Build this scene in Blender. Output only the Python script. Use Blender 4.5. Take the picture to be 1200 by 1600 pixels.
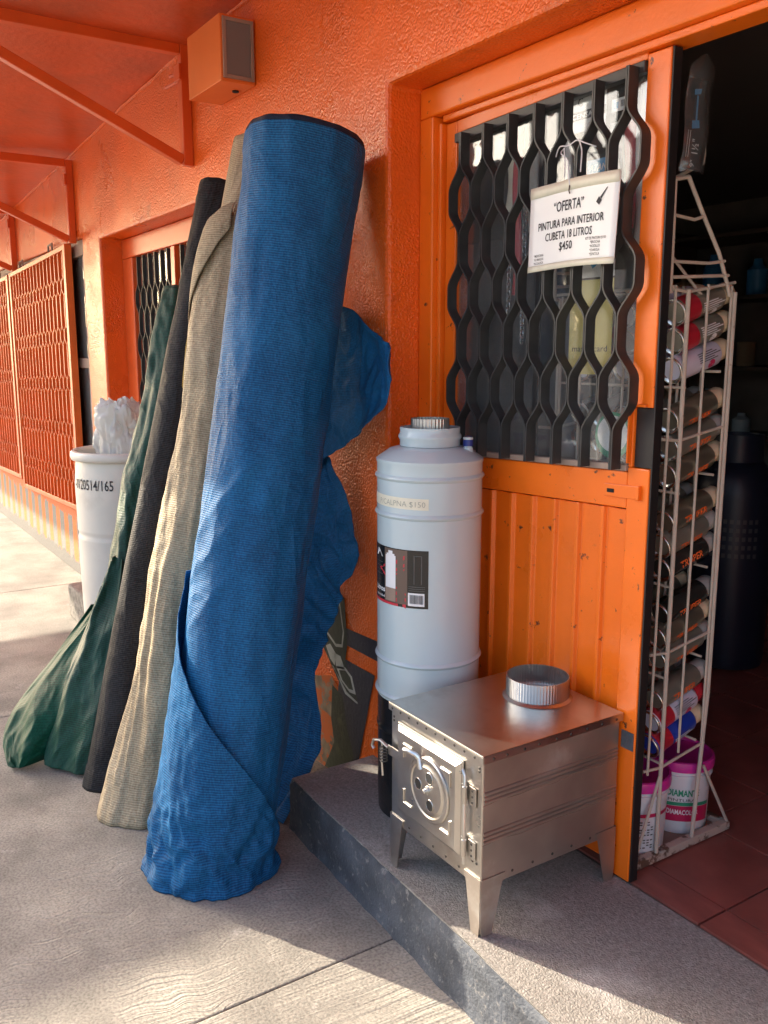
import bpy, bmesh, math, random
from mathutils import Vector, Matrix, noise
random.seed(7)
for o in list(bpy.data.objects): bpy.data.objects.remove(o)
scn = bpy.context.scene
COL = scn.collection
R = math.radians
PI = math.pi

# ------------------------------------------------------------------ camera
CAM_H = 1.47
cam_d = bpy.data.cameras.new('camera'); cam = bpy.data.objects.new('camera', cam_d); COL.objects.link(cam)
cam_d.sensor_fit = 'VERTICAL'; cam_d.sensor_height = 24.0; cam_d.sensor_width = 18.0
cam_d.lens = 24.0 * 1388.0 / 1600.0
cam_d.clip_start = 0.05; cam_d.clip_end = 2000
cam.location = (0, 0, CAM_H)
yaw, pitch = R(33.09), R(10.24)
fwd = Vector((-math.cos(yaw) * math.cos(pitch), math.sin(yaw) * math.cos(pitch), -math.sin(pitch)))
cam.rotation_euler = fwd.to_track_quat('-Z', 'Y').to_euler()
scn.camera = cam
# ------------------------------------------------------------------ sky, sun, exposure
SUN_EL, SUN_TH = R(28.0), R(22.0)          # elevation, heading the light travels to
world = bpy.data.worlds.new('World'); scn.world = world; world.use_nodes = True
wn = world.node_tree.nodes; wn.clear()
sky = wn.new('ShaderNodeTexSky'); sky.sky_type = 'NISHITA'; sky.sun_disc = False
sky.sun_elevation = SUN_EL; sky.sun_rotation = math.atan2(-math.cos(SUN_TH), -math.sin(SUN_TH))
sky.dust_density = 3.0; sky.ozone_density = 0.35; sky.air_density = 1.0
bgn = wn.new('ShaderNodeBackground'); bgn.inputs[1].default_value = 0.15
won = wn.new('ShaderNodeOutputWorld')
world.node_tree.links.new(sky.outputs[0], bgn.inputs[0]); world.node_tree.links.new(bgn.outputs[0], won.inputs[0])
sun_d = bpy.data.lights.new('sun', 'SUN'); sun_d.energy = 3.3; sun_d.angle = R(0.53); sun_d.color = (1.0, 0.88, 0.70)
sun = bpy.data.objects.new('sun', sun_d); COL.objects.link(sun)
sdir = Vector((math.cos(SUN_TH) * math.cos(SUN_EL), math.sin(SUN_TH) * math.cos(SUN_EL), -math.sin(SUN_EL)))
sun.rotation_euler = sdir.to_track_quat('-Z', 'Y').to_euler()
sun.location = (-10, -3, 8)
scn.view_settings.view_transform = 'Standard'; scn.view_settings.look = 'None'
scn.view_settings.exposure = 2.05; scn.view_settings.gamma = 1.0; scn.view_settings.use_curve_mapping = False
scn.render.engine = 'CYCLES'
scn.cycles.max_bounces = 8; scn.cycles.diffuse_bounces = 5; scn.cycles.glossy_bounces = 4; scn.cycles.transparent_max_bounces = 12
scn.render.resolution_x = 768; scn.render.resolution_y = 1024

# ------------------------------------------------------------------ helpers
WL = {}                                      # world location of each object's origin
def finish(name, bm, mats, smooth=False, angle=40):
    bmesh.ops.recalc_face_normals(bm, faces=bm.faces[:])
    me = bpy.data.meshes.new(name)
    if smooth:
        for f in bm.faces: f.smooth = True
        lim = math.cos(R(angle))
        for e in bm.edges:
            if len(e.link_faces) == 2 and e.link_faces[0].normal.dot(e.link_faces[1].normal) < lim: e.smooth = False
    bm.to_mesh(me); bm.free()
    for m in (mats if isinstance(mats, (list, tuple)) else [mats]): me.materials.append(m)
    return me
def obj(name, bm, mats, parent=None, smooth=False, angle=40, origin=None, bevel=0, solid=0):
    if parent is not None: off = WL[parent.name]
    elif origin is not None: off = Vector(origin)
    else:
        xs = [v.co for v in bm.verts]
        off = Vector(((min(c.x for c in xs) + max(c.x for c in xs)) / 2, (min(c.y for c in xs) + max(c.y for c in xs)) / 2, min(c.z for c in xs)))
    for v in bm.verts: v.co -= off
    me = finish(name, bm, mats, smooth, angle)
    o = bpy.data.objects.new(name, me); COL.objects.link(o)
    if parent is not None: o.parent = parent
    else: o.location = off
    WL[o.name] = off.copy()
    if solid:
        s = o.modifiers.new('solid', 'SOLIDIFY'); s.thickness = solid; s.offset = 0
    if bevel:
        b = o.modifiers.new('bevel', 'BEVEL'); b.width = bevel; b.segments = 2; b.limit_method = 'ANGLE'; b.angle_limit = R(40)
    return o
def thing(name, label, cat, loc=(0, 0, 0), group=None):
    o = bpy.data.objects.new(name, None); COL.objects.link(o); o.location = loc; o.empty_display_size = 0.05
    WL[o.name] = Vector(loc); o['label'] = label; o['category'] = cat
    if group: o['group'] = group
    return o
def tag(o, label, cat, group=None):
    o['label'] = label; o['category'] = cat
    if group: o['group'] = group
    return o
def struct(o): o['kind'] = 'structure'; return o
def copy_tree(o, parent=None):
    c = o.copy(); COL.objects.link(c)
    if parent is not None: c.parent = parent
    for ch in o.children: copy_tree(ch, c)
    return c
NB = bmesh.new
def box(bm, x0, x1, y0, y1, z0, z1, mi=0):
    v = [bm.verts.new((x, y, z)) for x in (x0, x1) for y in (y0, y1) for z in (z0, z1)]
    for q in ((0, 1, 3, 2), (4, 6, 7, 5), (0, 4, 5, 1), (2, 3, 7, 6), (0, 2, 6, 4), (1, 5, 7, 3)):
        f = bm.faces.new([v[i] for i in q]); f.material_index = mi
    return v
def bx(*a):
    bm = NB(); box(bm, *a); return bm
def tube(bm, pts, r, seg=8, closed=False):
    pts = [Vector(p) for p in pts]; n = len(pts); rings = []
    rr = r if isinstance(r, (list, tuple)) else [r] * n
    prev = None
    for i, p in enumerate(pts):
        if closed: t = pts[(i + 1) % n] - pts[i - 1]
        else: t = pts[min(i + 1, n - 1)] - pts[max(i - 1, 0)]
        t.normalize()
        if prev is None: a = t.orthogonal().normalized()
        else:
            a = prev - t * prev.dot(t)
            a = a.normalized() if a.length > 1e-6 else t.orthogonal().normalized()
        prev = a; b = t.cross(a)
        rings.append([bm.verts.new(p + (a * math.cos(2 * PI * k / seg) + b * math.sin(2 * PI * k / seg)) * rr[i]) for k in range(seg)])
    m = n if closed else n - 1
    for i in range(m):
        A, B = rings[i], rings[(i + 1) % n]
        for k in range(seg): bm.faces.new((A[k], A[(k + 1) % seg], B[(k + 1) % seg], B[k]))
    if not closed: bm.faces.new(rings[0][::-1]); bm.faces.new(rings[-1])
def lathe(bm, prof, seg=40, c=(0, 0, 0), cap0=True, cap1=True, mod=None, mi=0):
    c = Vector(c); rings = []
    for (r, z) in prof:
        rings.append([bm.verts.new(c + Vector(((r + (mod(2 * PI * k / seg) if mod else 0)) * math.cos(2 * PI * k / seg), (r + (mod(2 * PI * k / seg) if mod else 0)) * math.sin(2 * PI * k / seg), z))) for k in range(seg)])
    for A, B in zip(rings, rings[1:]):
        for k in range(seg):
            f = bm.faces.new((A[k], A[(k + 1) % seg], B[(k + 1) % seg], B[k])); f.material_index = mi
    if cap0: bm.faces.new(rings[0][::-1]).material_index = mi
    if cap1: bm.faces.new(rings[-1]).material_index = mi
def prism(bm, poly, f0, f1):
    """poly: 2d points; f0, f1 map a 2d point to 3d for the two faces"""
    A = [bm.verts.new(f0(*p)) for p in poly]; B = [bm.verts.new(f1(*p)) for p in poly]
    n = len(poly)
    bm.faces.new(A); bm.faces.new(B[::-1])
    for i in range(n): bm.faces.new((A[i], B[i], B[(i + 1) % n], A[(i + 1) % n]))
def sheet(bm, fn, nu, nv, uvs=None, closed=False):
    """grid surface, fn(s,t)->point, uv in metres from uvs(s,t)"""
    uv = bm.loops.layers.uv.verify()
    V = [[bm.verts.new(fn(i / nu, j / nv)) for i in range(nu if closed else nu + 1)] for j in range(nv + 1)]
    for j in range(nv):
        for i in range(nu):
            i2 = (i + 1) % nu if closed else i + 1
            f = bm.faces.new((V[j][i], V[j][i2], V[j + 1][i2], V[j + 1][i])); f.smooth = True
            if uvs:
                for l, (a, b) in zip(f.loops, ((i, j), (i + 1, j), (i + 1, j + 1), (i, j + 1))): l[uv].uv = uvs(a / nu, b / nv)
    return V
def cr(P, t):
    """Catmull-Rom through list P of vectors, t in 0..1"""
    n = len(P) - 1; x = min(max(t, 0), 1) * n; i = min(int(x), n - 1); f = x - i
    p0, p1, p2, p3 = P[max(i - 1, 0)], P[i], P[i + 1], P[min(i + 2, n)]
    return 0.5 * ((2 * p1) + (p2 - p0) * f + (2 * p0 - 5 * p1 + 4 * p2 - p3) * f * f + (3 * p1 - p0 - 3 * p2 + p3) * f ** 3)
def lin(P, t):
    n = len(P) - 1; x = min(max(t, 0), 1) * n; i = min(int(x), n - 1); f = x - i
    return P[i].lerp(P[i + 1], f) * 0.75 + cr(P, t) * 0.25
def nz(x, y, z=0.0): return noise.noise(Vector((x, y, z)))
def ss(a, b, x):
    t = min(max((x - a) / (b - a), 0), 1); return t * t * (3 - 2 * t)
_tc = {}
def text2d(s, size, bold=0.0, align='CENTER'):
    cu = bpy.data.curves.new('txt', 'FONT'); cu.body = s; cu.size = size; cu.align_x = align; cu.offset = bold * size; cu.resolution_u = 2; cu.fill_mode = 'FRONT'
    o = bpy.data.objects.new('txt', cu); COL.objects.link(o)
    dg = bpy.context.evaluated_depsgraph_get(); me = bpy.data.meshes.new_from_object(o.evaluated_get(dg))
    V = [(v.co.x, v.co.y) for v in me.vertices]; F = [tuple(p.vertices) for p in me.polygons]
    bpy.data.objects.remove(o); bpy.data.curves.remove(cu); bpy.data.meshes.remove(me)
    return V, F
def text(bm, s, size, fn, bold=0.0, align='CENTER', sx=1.0, shear=0.0, width=None):
    V, F = text2d(s, size, bold, align)
    if not V: return
    if width:
        w = max(v[0] for v in V) - min(v[0] for v in V); sx = width / w
    vs = [bm.verts.new(fn(x * sx + y * shear, y)) for x, y in V]
    for f in F:
        try: bm.faces.new([vs[i] for i in f])
        except ValueError: pass

# ------------------------------------------------------------------ materials
def mat(name, col, rough=0.6, metal=0.0, var=0.0, vscale=6.0, bump=0.0, bscale=60.0, bdist=0.004, spec=0.5, col2=None, coat=0.0, rvar=0.0, detail=4.0, dirt=None, dscale=3.0, dlo=0.55, dhi=0.7):
    m = bpy.data.materials.new(name); m.use_nodes = True; nt = m.node_tree; N = nt.nodes; L = nt.links
    p = N['Principled BSDF']; p.inputs['Roughness'].default_value = rough; p.inputs['Metallic'].default_value = metal
    p.inputs['Specular IOR Level'].default_value = spec; p.inputs['Coat Weight'].default_value = coat
    tc = N.new('ShaderNodeTexCoord'); out = None
    c = (*col, 1); src = None
    if var or col2:
        n = N.new('ShaderNodeTexNoise'); n.inputs['Scale'].default_value = vscale; n.inputs['Detail'].default_value = 6; L.new(tc.outputs['Object'], n.inputs['Vector'])
        r = N.new('ShaderNodeValToRGB'); r.color_ramp.elements[0].position = 0.3; r.color_ramp.elements[1].position = 0.7
        c2 = (*(col2 if col2 else [min(1, x * (1 + var)) for x in col]), 1); c1 = c if col2 else (*[x * (1 - var) for x in col], 1)
        r.color_ramp.elements[0].color = c1; r.color_ramp.elements[1].color = c2; L.new(n.outputs['Fac'], r.inputs['Fac']); src = r.outputs['Color']
        if rvar:
            mr = N.new('ShaderNodeMapRange'); mr.inputs['To Min'].default_value = max(0.02, rough - rvar); mr.inputs['To Max'].default_value = min(1, rough + rvar)
            L.new(n.outputs['Fac'], mr.inputs['Value']); L.new(mr.outputs[0], p.inputs['Roughness'])
    if dirt:
        n2 = N.new('ShaderNodeTexNoise'); n2.inputs['Scale'].default_value = dscale; n2.inputs['Detail'].default_value = 9; n2.inputs['Roughness'].default_value = 0.65; L.new(tc.outputs['Object'], n2.inputs['Vector'])
        r2 = N.new('ShaderNodeMapRange'); r2.inputs['From Min'].default_value = dlo; r2.inputs['From Max'].default_value = dhi; L.new(n2.outputs['Fac'], r2.inputs['Value'])
        mx = N.new('ShaderNodeMix'); mx.data_type = 'RGBA'; L.new(r2.outputs[0], mx.inputs['Factor'])
        if src: L.new(src, mx.inputs['A'])
        else: mx.inputs['A'].default_value = c
        mx.inputs['B'].default_value = (*dirt, 1); src = mx.outputs['Result']
    if src: L.new(src, p.inputs['Base Color'])
    else: p.inputs['Base Color'].default_value = c
    if bump:
        n3 = N.new('ShaderNodeTexNoise'); n3.inputs['Scale'].default_value = bscale; n3.inputs['Detail'].default_value = detail; L.new(tc.outputs['Object'], n3.inputs['Vector'])
        b = N.new('ShaderNodeBump'); b.inputs['Strength'].default_value = bump; b.inputs['Distance'].default_value = bdist
        L.new(n3.outputs['Fac'], b.inputs['Height']); L.new(b.outputs[0], p.inputs['Normal'])
    return m
def node_handles(m): nt = m.node_tree; return nt.nodes, nt.links, nt.nodes['Principled BSDF']
M = {}
def stucco(name, col, strength=0.7, rough=0.29):
    m = mat(name, col, rough, var=0.14, vscale=2.5, rvar=0.10, dirt=(0.36, 0.055, 0.012), dscale=5.5, dlo=0.60, dhi=0.80); N, L, p = node_handles(m)
    tc = N.new('ShaderNodeTexCoord')
    a = N.new('ShaderNodeTexNoise'); a.inputs['Scale'].default_value = 150; a.inputs['Detail'].default_value = 2.5; L.new(tc.outputs['Object'], a.inputs['Vector'])
    v = N.new('ShaderNodeTexVoronoi'); v.feature = 'SMOOTH_F1'; v.inputs['Scale'].default_value = 130; v.inputs['Smoothness'].default_value = 0.6; L.new(tc.outputs['Object'], v.inputs['Vector'])
    g = N.new('ShaderNodeTexNoise'); g.inputs['Scale'].default_value = 7; g.inputs['Detail'].default_value = 3; L.new(tc.outputs['Object'], g.inputs['Vector'])
    s1 = N.new('ShaderNodeMath'); s1.operation = 'SUBTRACT'; L.new(a.outputs['Fac'], s1.inputs[0]); L.new(v.outputs['Distance'], s1.inputs[1])
    pm = N.new('ShaderNodeTexNoise'); pm.inputs['Scale'].default_value = 2.2; pm.inputs['Detail'].default_value = 3; L.new(tc.outputs['Object'], pm.inputs['Vector'])
    pr = N.new('ShaderNodeMapRange'); pr.inputs['From Min'].default_value = 0.35; pr.inputs['From Max'].default_value = 0.65; pr.inputs['To Min'].default_value = 0.35; pr.inputs['To Max'].default_value = 1.25; L.new(pm.outputs['Fac'], pr.inputs['Value'])
    s1m = N.new('ShaderNodeMath'); s1m.operation = 'MULTIPLY'; L.new(s1.outputs[0], s1m.inputs[0]); L.new(pr.outputs[0], s1m.inputs[1]); s1 = s1m
    s2 = N.new('ShaderNodeMath'); s2.operation = 'MULTIPLY_ADD'; L.new(g.outputs['Fac'], s2.inputs[0]); s2.inputs[1].default_value = 1.6; L.new(s1.outputs[0], s2.inputs[2])
    b = N.new('ShaderNodeBump'); b.inputs['Strength'].default_value = strength; b.inputs['Distance'].default_value = 0.0038
    L.new(s2.outputs[0], b.inputs['Height']); L.new(b.outputs[0], p.inputs['Normal'])
    return m
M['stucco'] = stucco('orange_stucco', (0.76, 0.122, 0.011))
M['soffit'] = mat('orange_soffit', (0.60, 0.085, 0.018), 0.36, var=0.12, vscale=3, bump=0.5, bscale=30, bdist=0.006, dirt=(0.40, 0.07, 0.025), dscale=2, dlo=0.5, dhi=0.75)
M['steel_orange'] = mat('orange_steel_paint', (0.66, 0.095, 0.014), 0.35, var=0.1, bump=0.25, bscale=50, bdist=0.002)
M['door_orange'] = mat('door_orange_paint', (0.86, 0.165, 0.008), 0.30, var=0.06, vscale=9, bump=0.3, bscale=110, bdist=0.0015, dirt=(0.10, 0.035, 0.02), dscale=22, dlo=0.64, dhi=0.67, rvar=0.10)
M['grille_orange'] = mat('grille_orange_paint', (0.62, 0.12, 0.015), 0.4, var=0.1)
M['grille_back'] = mat('grille_back_sheet', (0.50, 0.075, 0.010), 0.5, var=0.12)
M['black_iron'] = mat('black_iron_paint', (0.034, 0.034, 0.034), 0.42, spec=0.45, var=0.25, vscale=20, bump=0.2, bscale=90, bdist=0.001)
M['edge_black'] = mat('door_edge_black', (0.012, 0.010, 0.010), 0.55, dirt=(0.22, 0.03, 0.012), dscale=14, dlo=0.66, dhi=0.70)
M['interior'] = mat('interior_wall', (0.20, 0.17, 0.14), 0.9, var=0.15)
M['ceiling_dark'] = mat('interior_ceiling', (0.12, 0.10, 0.09), 0.9)
M['white'] = mat('white_enamel', (0.48, 0.585, 0.615), 0.24, var=0.03, vscale=5, coat=0.2, bump=0.03, bscale=9, bdist=0.004)
M['black_gloss'] = mat('black_enamel', (0.012, 0.012, 0.013), 0.25)
M['galv'] = mat('galvanised_sheet', (0.60, 0.59, 0.57), 0.30, 1.0, var=0.14, vscale=9, rvar=0.10)
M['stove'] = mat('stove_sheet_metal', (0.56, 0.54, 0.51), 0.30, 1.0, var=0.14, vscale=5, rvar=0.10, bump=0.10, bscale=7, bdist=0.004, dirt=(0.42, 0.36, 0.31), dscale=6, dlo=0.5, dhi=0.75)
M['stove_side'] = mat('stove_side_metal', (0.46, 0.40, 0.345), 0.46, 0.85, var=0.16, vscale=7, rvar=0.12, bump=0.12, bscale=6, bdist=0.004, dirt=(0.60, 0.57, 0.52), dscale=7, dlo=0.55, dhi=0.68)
M['rivet'] = mat('dark_rivet', (0.10, 0.09, 0.08), 0.5, 0.8)
M['hole_shade'] = mat('hole_shade', (0.01, 0.01, 0.01), 0.9)  # near-black colour on solid parts, painting the shade inside holes
M['paper'] = mat('paper_sign', (0.87, 0.88, 0.86), 0.4, var=0.02, vscale=12, bump=0.1, bscale=20, bdist=0.002)
M['tape_cream'] = mat('cream_tape', (0.72, 0.70, 0.56), 0.4, var=0.06, vscale=30)
M['ink'] = mat('black_ink', (0.02, 0.02, 0.025), 0.6)
M['ink_grey'] = mat('pencil_ink', (0.30, 0.31, 0.26), 0.7)
M['red'] = mat('red_print', (0.55, 0.03, 0.05), 0.4)
M['brown_print'] = mat('brown_print', (0.13, 0.09, 0.07), 0.4)
M['print_grey'] = mat('grey_print', (0.09, 0.09, 0.09), 0.4)
M['print_white'] = mat('white_print', (0.78, 0.79, 0.80), 0.4)
M['print_blue'] = mat('blue_print', (0.06, 0.32, 0.62), 0.35)
M['print_green'] = mat('green_print', (0.03, 0.30, 0.16), 0.35)
M['print_orange'] = mat('orange_print', (0.75, 0.13, 0.02), 0.4)
M['yellow'] = mat('yellow_poster', (0.62, 0.50, 0.13), 0.35, var=0.08, vscale=14)
M['magenta'] = mat('magenta_lid', (0.60, 0.03, 0.30), 0.32, var=0.05)
M['bucket'] = mat('white_bucket', (0.72, 0.72, 0.74), 0.35)
M['crimson'] = mat('crimson_print', (0.50, 0.015, 0.09), 0.4)
M['rack'] = mat('cream_wire', (0.56, 0.49, 0.40), 0.45, var=0.1, vscale=20, dirt=(0.20, 0.10, 0.05), dscale=30, dlo=0.66, dhi=0.72)
M['rack_base'] = mat('cream_angle_chipped', (0.52, 0.45, 0.37), 0.5, dirt=(0.14, 0.08, 0.05), dscale=26, dlo=0.50, dhi=0.56)
M['can_steel'] = mat('can_steel', (0.62, 0.60, 0.56), 0.22, 1.0)
M['can_dark'] = mat('can_dark_olive', (0.30, 0.28, 0.225), 0.32, 0.55, var=0.2)
M['can_black'] = mat('can_black', (0.035, 0.034, 0.03), 0.25, 0.3)
M['can_bronze'] = mat('can_bronze', (0.36, 0.32, 0.24), 0.28, 0.8)
M['can_red'] = mat('can_red', (0.42, 0.02, 0.035), 0.28)
M['can_white'] = mat('can_white_violet', (0.60, 0.58, 0.68), 0.3)
M['can_blue'] = mat('can_blue', (0.02, 0.05, 0.36), 0.3)
M['cap_grey'] = mat('cap_grey', (0.40, 0.39, 0.36), 0.4)
M['cap_cream'] = mat('cap_cream', (0.72, 0.58, 0.38), 0.4)
M['string'] = mat('white_string', (0.75, 0.75, 0.76), 0.7)
M['blue_plastic'] = mat('blue_plastic', (0.02, 0.04, 0.22), 0.4)
M['navy_paint'] = mat('navy_paint', (0.020, 0.024, 0.038), 0.45, bump=0.4, bscale=60, bdist=0.004)
M['mural_dark'] = mat('mural_dark_green', (0.022, 0.032, 0.022), 0.5, var=0.3, bump=0.4, bscale=60, bdist=0.004, dirt=(0.07, 0.08, 0.04), dscale=9)
M['mural_light'] = mat('mural_pale', (0.38, 0.40, 0.38), 0.5, var=0.25, vscale=14, bump=0.4, bscale=60, bdist=0.004)
M['worn_plaster'] = mat('worn_plaster', (0.22, 0.17, 0.12), 0.8, var=0.4, vscale=18, dirt=(0.50, 0.11, 0.02), dscale=16, dlo=0.48, dhi=0.53)
M['speaker_grey'] = mat('speaker_mesh', (0.17, 0.16, 0.15), 0.8, bump=0.5, bscale=400, bdist=0.001)
M['box_orange'] = mat('orange_box_paint', (0.72, 0.16, 0.025), 0.5, var=0.05)
M['trim'] = mat('worn_trim', (0.30, 0.22, 0.17), 0.6, var=0.2)
M['concrete_block'] = mat('rough_concrete', (0.24, 0.22, 0.19), 0.95, var=0.3, vscale=30, bump=1.0, bscale=90, bdist=0.012)
M['tile'] = mat('red_floor_tile', (0.29, 0.090, 0.068), 0.42, var=0.25, vscale=7, bump=0.15, bscale=40, bdist=0.002, dirt=(0.30, 0.21, 0.17), dscale=7, dlo=0.66, dhi=0.72)
M['grout'] = mat('tile_grout', (0.16, 0.13, 0.11), 0.9, var=0.2)
M['asphalt'] = mat('dusty_concrete_road', (0.30, 0.27, 0.225), 0.9, var=0.15, bump=0.6, bscale=90, bdist=0.01)
M['earth'] = mat('dry_ground', (0.22, 0.19, 0.15), 0.95, var=0.2, vscale=0.5)
M['tank_blue'] = mat('navy_tank', (0.014, 0.017, 0.034), 0.4)
M['shelf_wood'] = mat('shelf_board', (0.12, 0.085, 0.06), 0.7, var=0.2)
M['facade'] = mat('pale_facade', (0.55, 0.50, 0.44), 0.9, var=0.06, vscale=1.5)
M['core'] = mat('cardboard_core', (0.36, 0.25, 0.15), 0.8)
M['chrome'] = mat('chain_steel', (0.55, 0.55, 0.55), 0.25, 1.0)

def glass(name, tint=(0.95, 0.965, 0.965), rough=0.03, bump=0.25, bscale=22, refl=1.0, glare_mix=0.10):
    m = bpy.data.materials.new(name); m.use_nodes = True; nt = m.node_tree; N = nt.nodes; L = nt.links; N.clear()
    o = N.new('ShaderNodeOutputMaterial'); mx = N.new('ShaderNodeMixShader'); t = N.new('ShaderNodeBsdfTransparent'); g = N.new('ShaderNodeBsdfGlossy')
    t.inputs[0].default_value = (*tint, 1); g.inputs['Roughness'].default_value = rough; g.inputs['Color'].default_value = (refl, refl, refl, 1)
    lw = N.new('ShaderNodeLayerWeight'); lw.inputs[0].default_value = 0.5; pw_ = N.new('ShaderNodeMath'); pw_.operation = 'POWER'; pw_.inputs[1].default_value = 5.0; L.new(lw.outputs['Facing'], pw_.inputs[0]); f = N.new('ShaderNodeMath'); f.operation = 'MULTIPLY_ADD'; f.inputs[1].default_value = 0.95; f.inputs[2].default_value = 0.05; L.new(pw_.outputs[0], f.inputs[0])
    tc = N.new('ShaderNodeTexCoord'); n = N.new('ShaderNodeTexNoise'); n.inputs['Scale'].default_value = bscale; n.inputs['Detail'].default_value = 2; L.new(tc.outputs['Object'], n.inputs['Vector'])
    b = N.new('ShaderNodeBump'); b.inputs['Strength'].default_value = bump; b.inputs['Distance'].default_value = 0.003; L.new(n.outputs['Fac'], b.inputs['Height'])
    L.new(b.outputs[0], g.inputs['Normal'])
    L.new(f.outputs[0], mx.inputs[0]); L.new(g.outputs[0], mx.inputs[2]); L.new(mx.outputs[0], o.inputs[0])
    df = N.new('ShaderNodeBsdfDiffuse'); df.inputs[0].default_value = (0.5, 0.5, 0.49, 1); md = N.new('ShaderNodeMixShader')  # patchy grey diffuse mixed in for the soft reflection on the glass
    nd = N.new('ShaderNodeTexNoise'); nd.inputs['Scale'].default_value = 5; nd.inputs['Detail'].default_value = 6; L.new(tc.outputs['Object'], nd.inputs['Vector'])
    rd = N.new('ShaderNodeMapRange'); rd.inputs['From Min'].default_value = 0.3; rd.inputs['From Max'].default_value = 0.75; rd.inputs['To Min'].default_value = glare_mix * 0.4; rd.inputs['To Max'].default_value = glare_mix * 1.6; L.new(nd.outputs['Fac'], rd.inputs['Value'])
    L.new(rd.outputs[0], md.inputs[0]); L.new(t.outputs[0], md.inputs[1]); L.new(df.outputs[0], md.inputs[2]); L.new(md.outputs[0], mx.inputs[1])
    return m
M['glass'] = glass('rolled_door_glass')
M['glass_far'] = glass('window_glass', (0.85, 0.87, 0.87), 0.05, 0.1, 6)
M['glass_clear'] = glass('clear_glass', (0.92, 0.93, 0.92), 0.02, 0.0, 6)

def plastic(name, col, trans=0.5, rough=0.35, bump=0.0):
    m = mat(name, col, rough, var=0.04, bump=bump, bscale=8, bdist=0.01); N, L, p = node_handles(m)
    tr = N.new('ShaderNodeBsdfTranslucent'); tr.inputs[0].default_value = (*[min(1, c * 1.05) for c in col], 1)
    mx = N.new('ShaderNodeMixShader'); mx.inputs[0].default_value = trans
    out = N['Material Output']; L.new(p.outputs[0], mx.inputs[1]); L.new(tr.outputs[0], mx.inputs[2]); L.new(mx.outputs[0], out.inputs[0])
    return m
M['drum'] = mat('milky_drum_plastic', (0.66, 0.62, 0.54), 0.38, var=0.05, dirt=(0.50, 0.45, 0.38), dscale=4, dlo=0.55, dhi=0.8)
M['bag'] = plastic('thin_bag_plastic', (0.80, 0.82, 0.80), 0.45, 0.25, 0.3)
M['bag_clear'] = glass('clear_bag_film', (0.9, 0.9, 0.9), 0.14, 0.9, 30, glare_mix=0.14)

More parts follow.
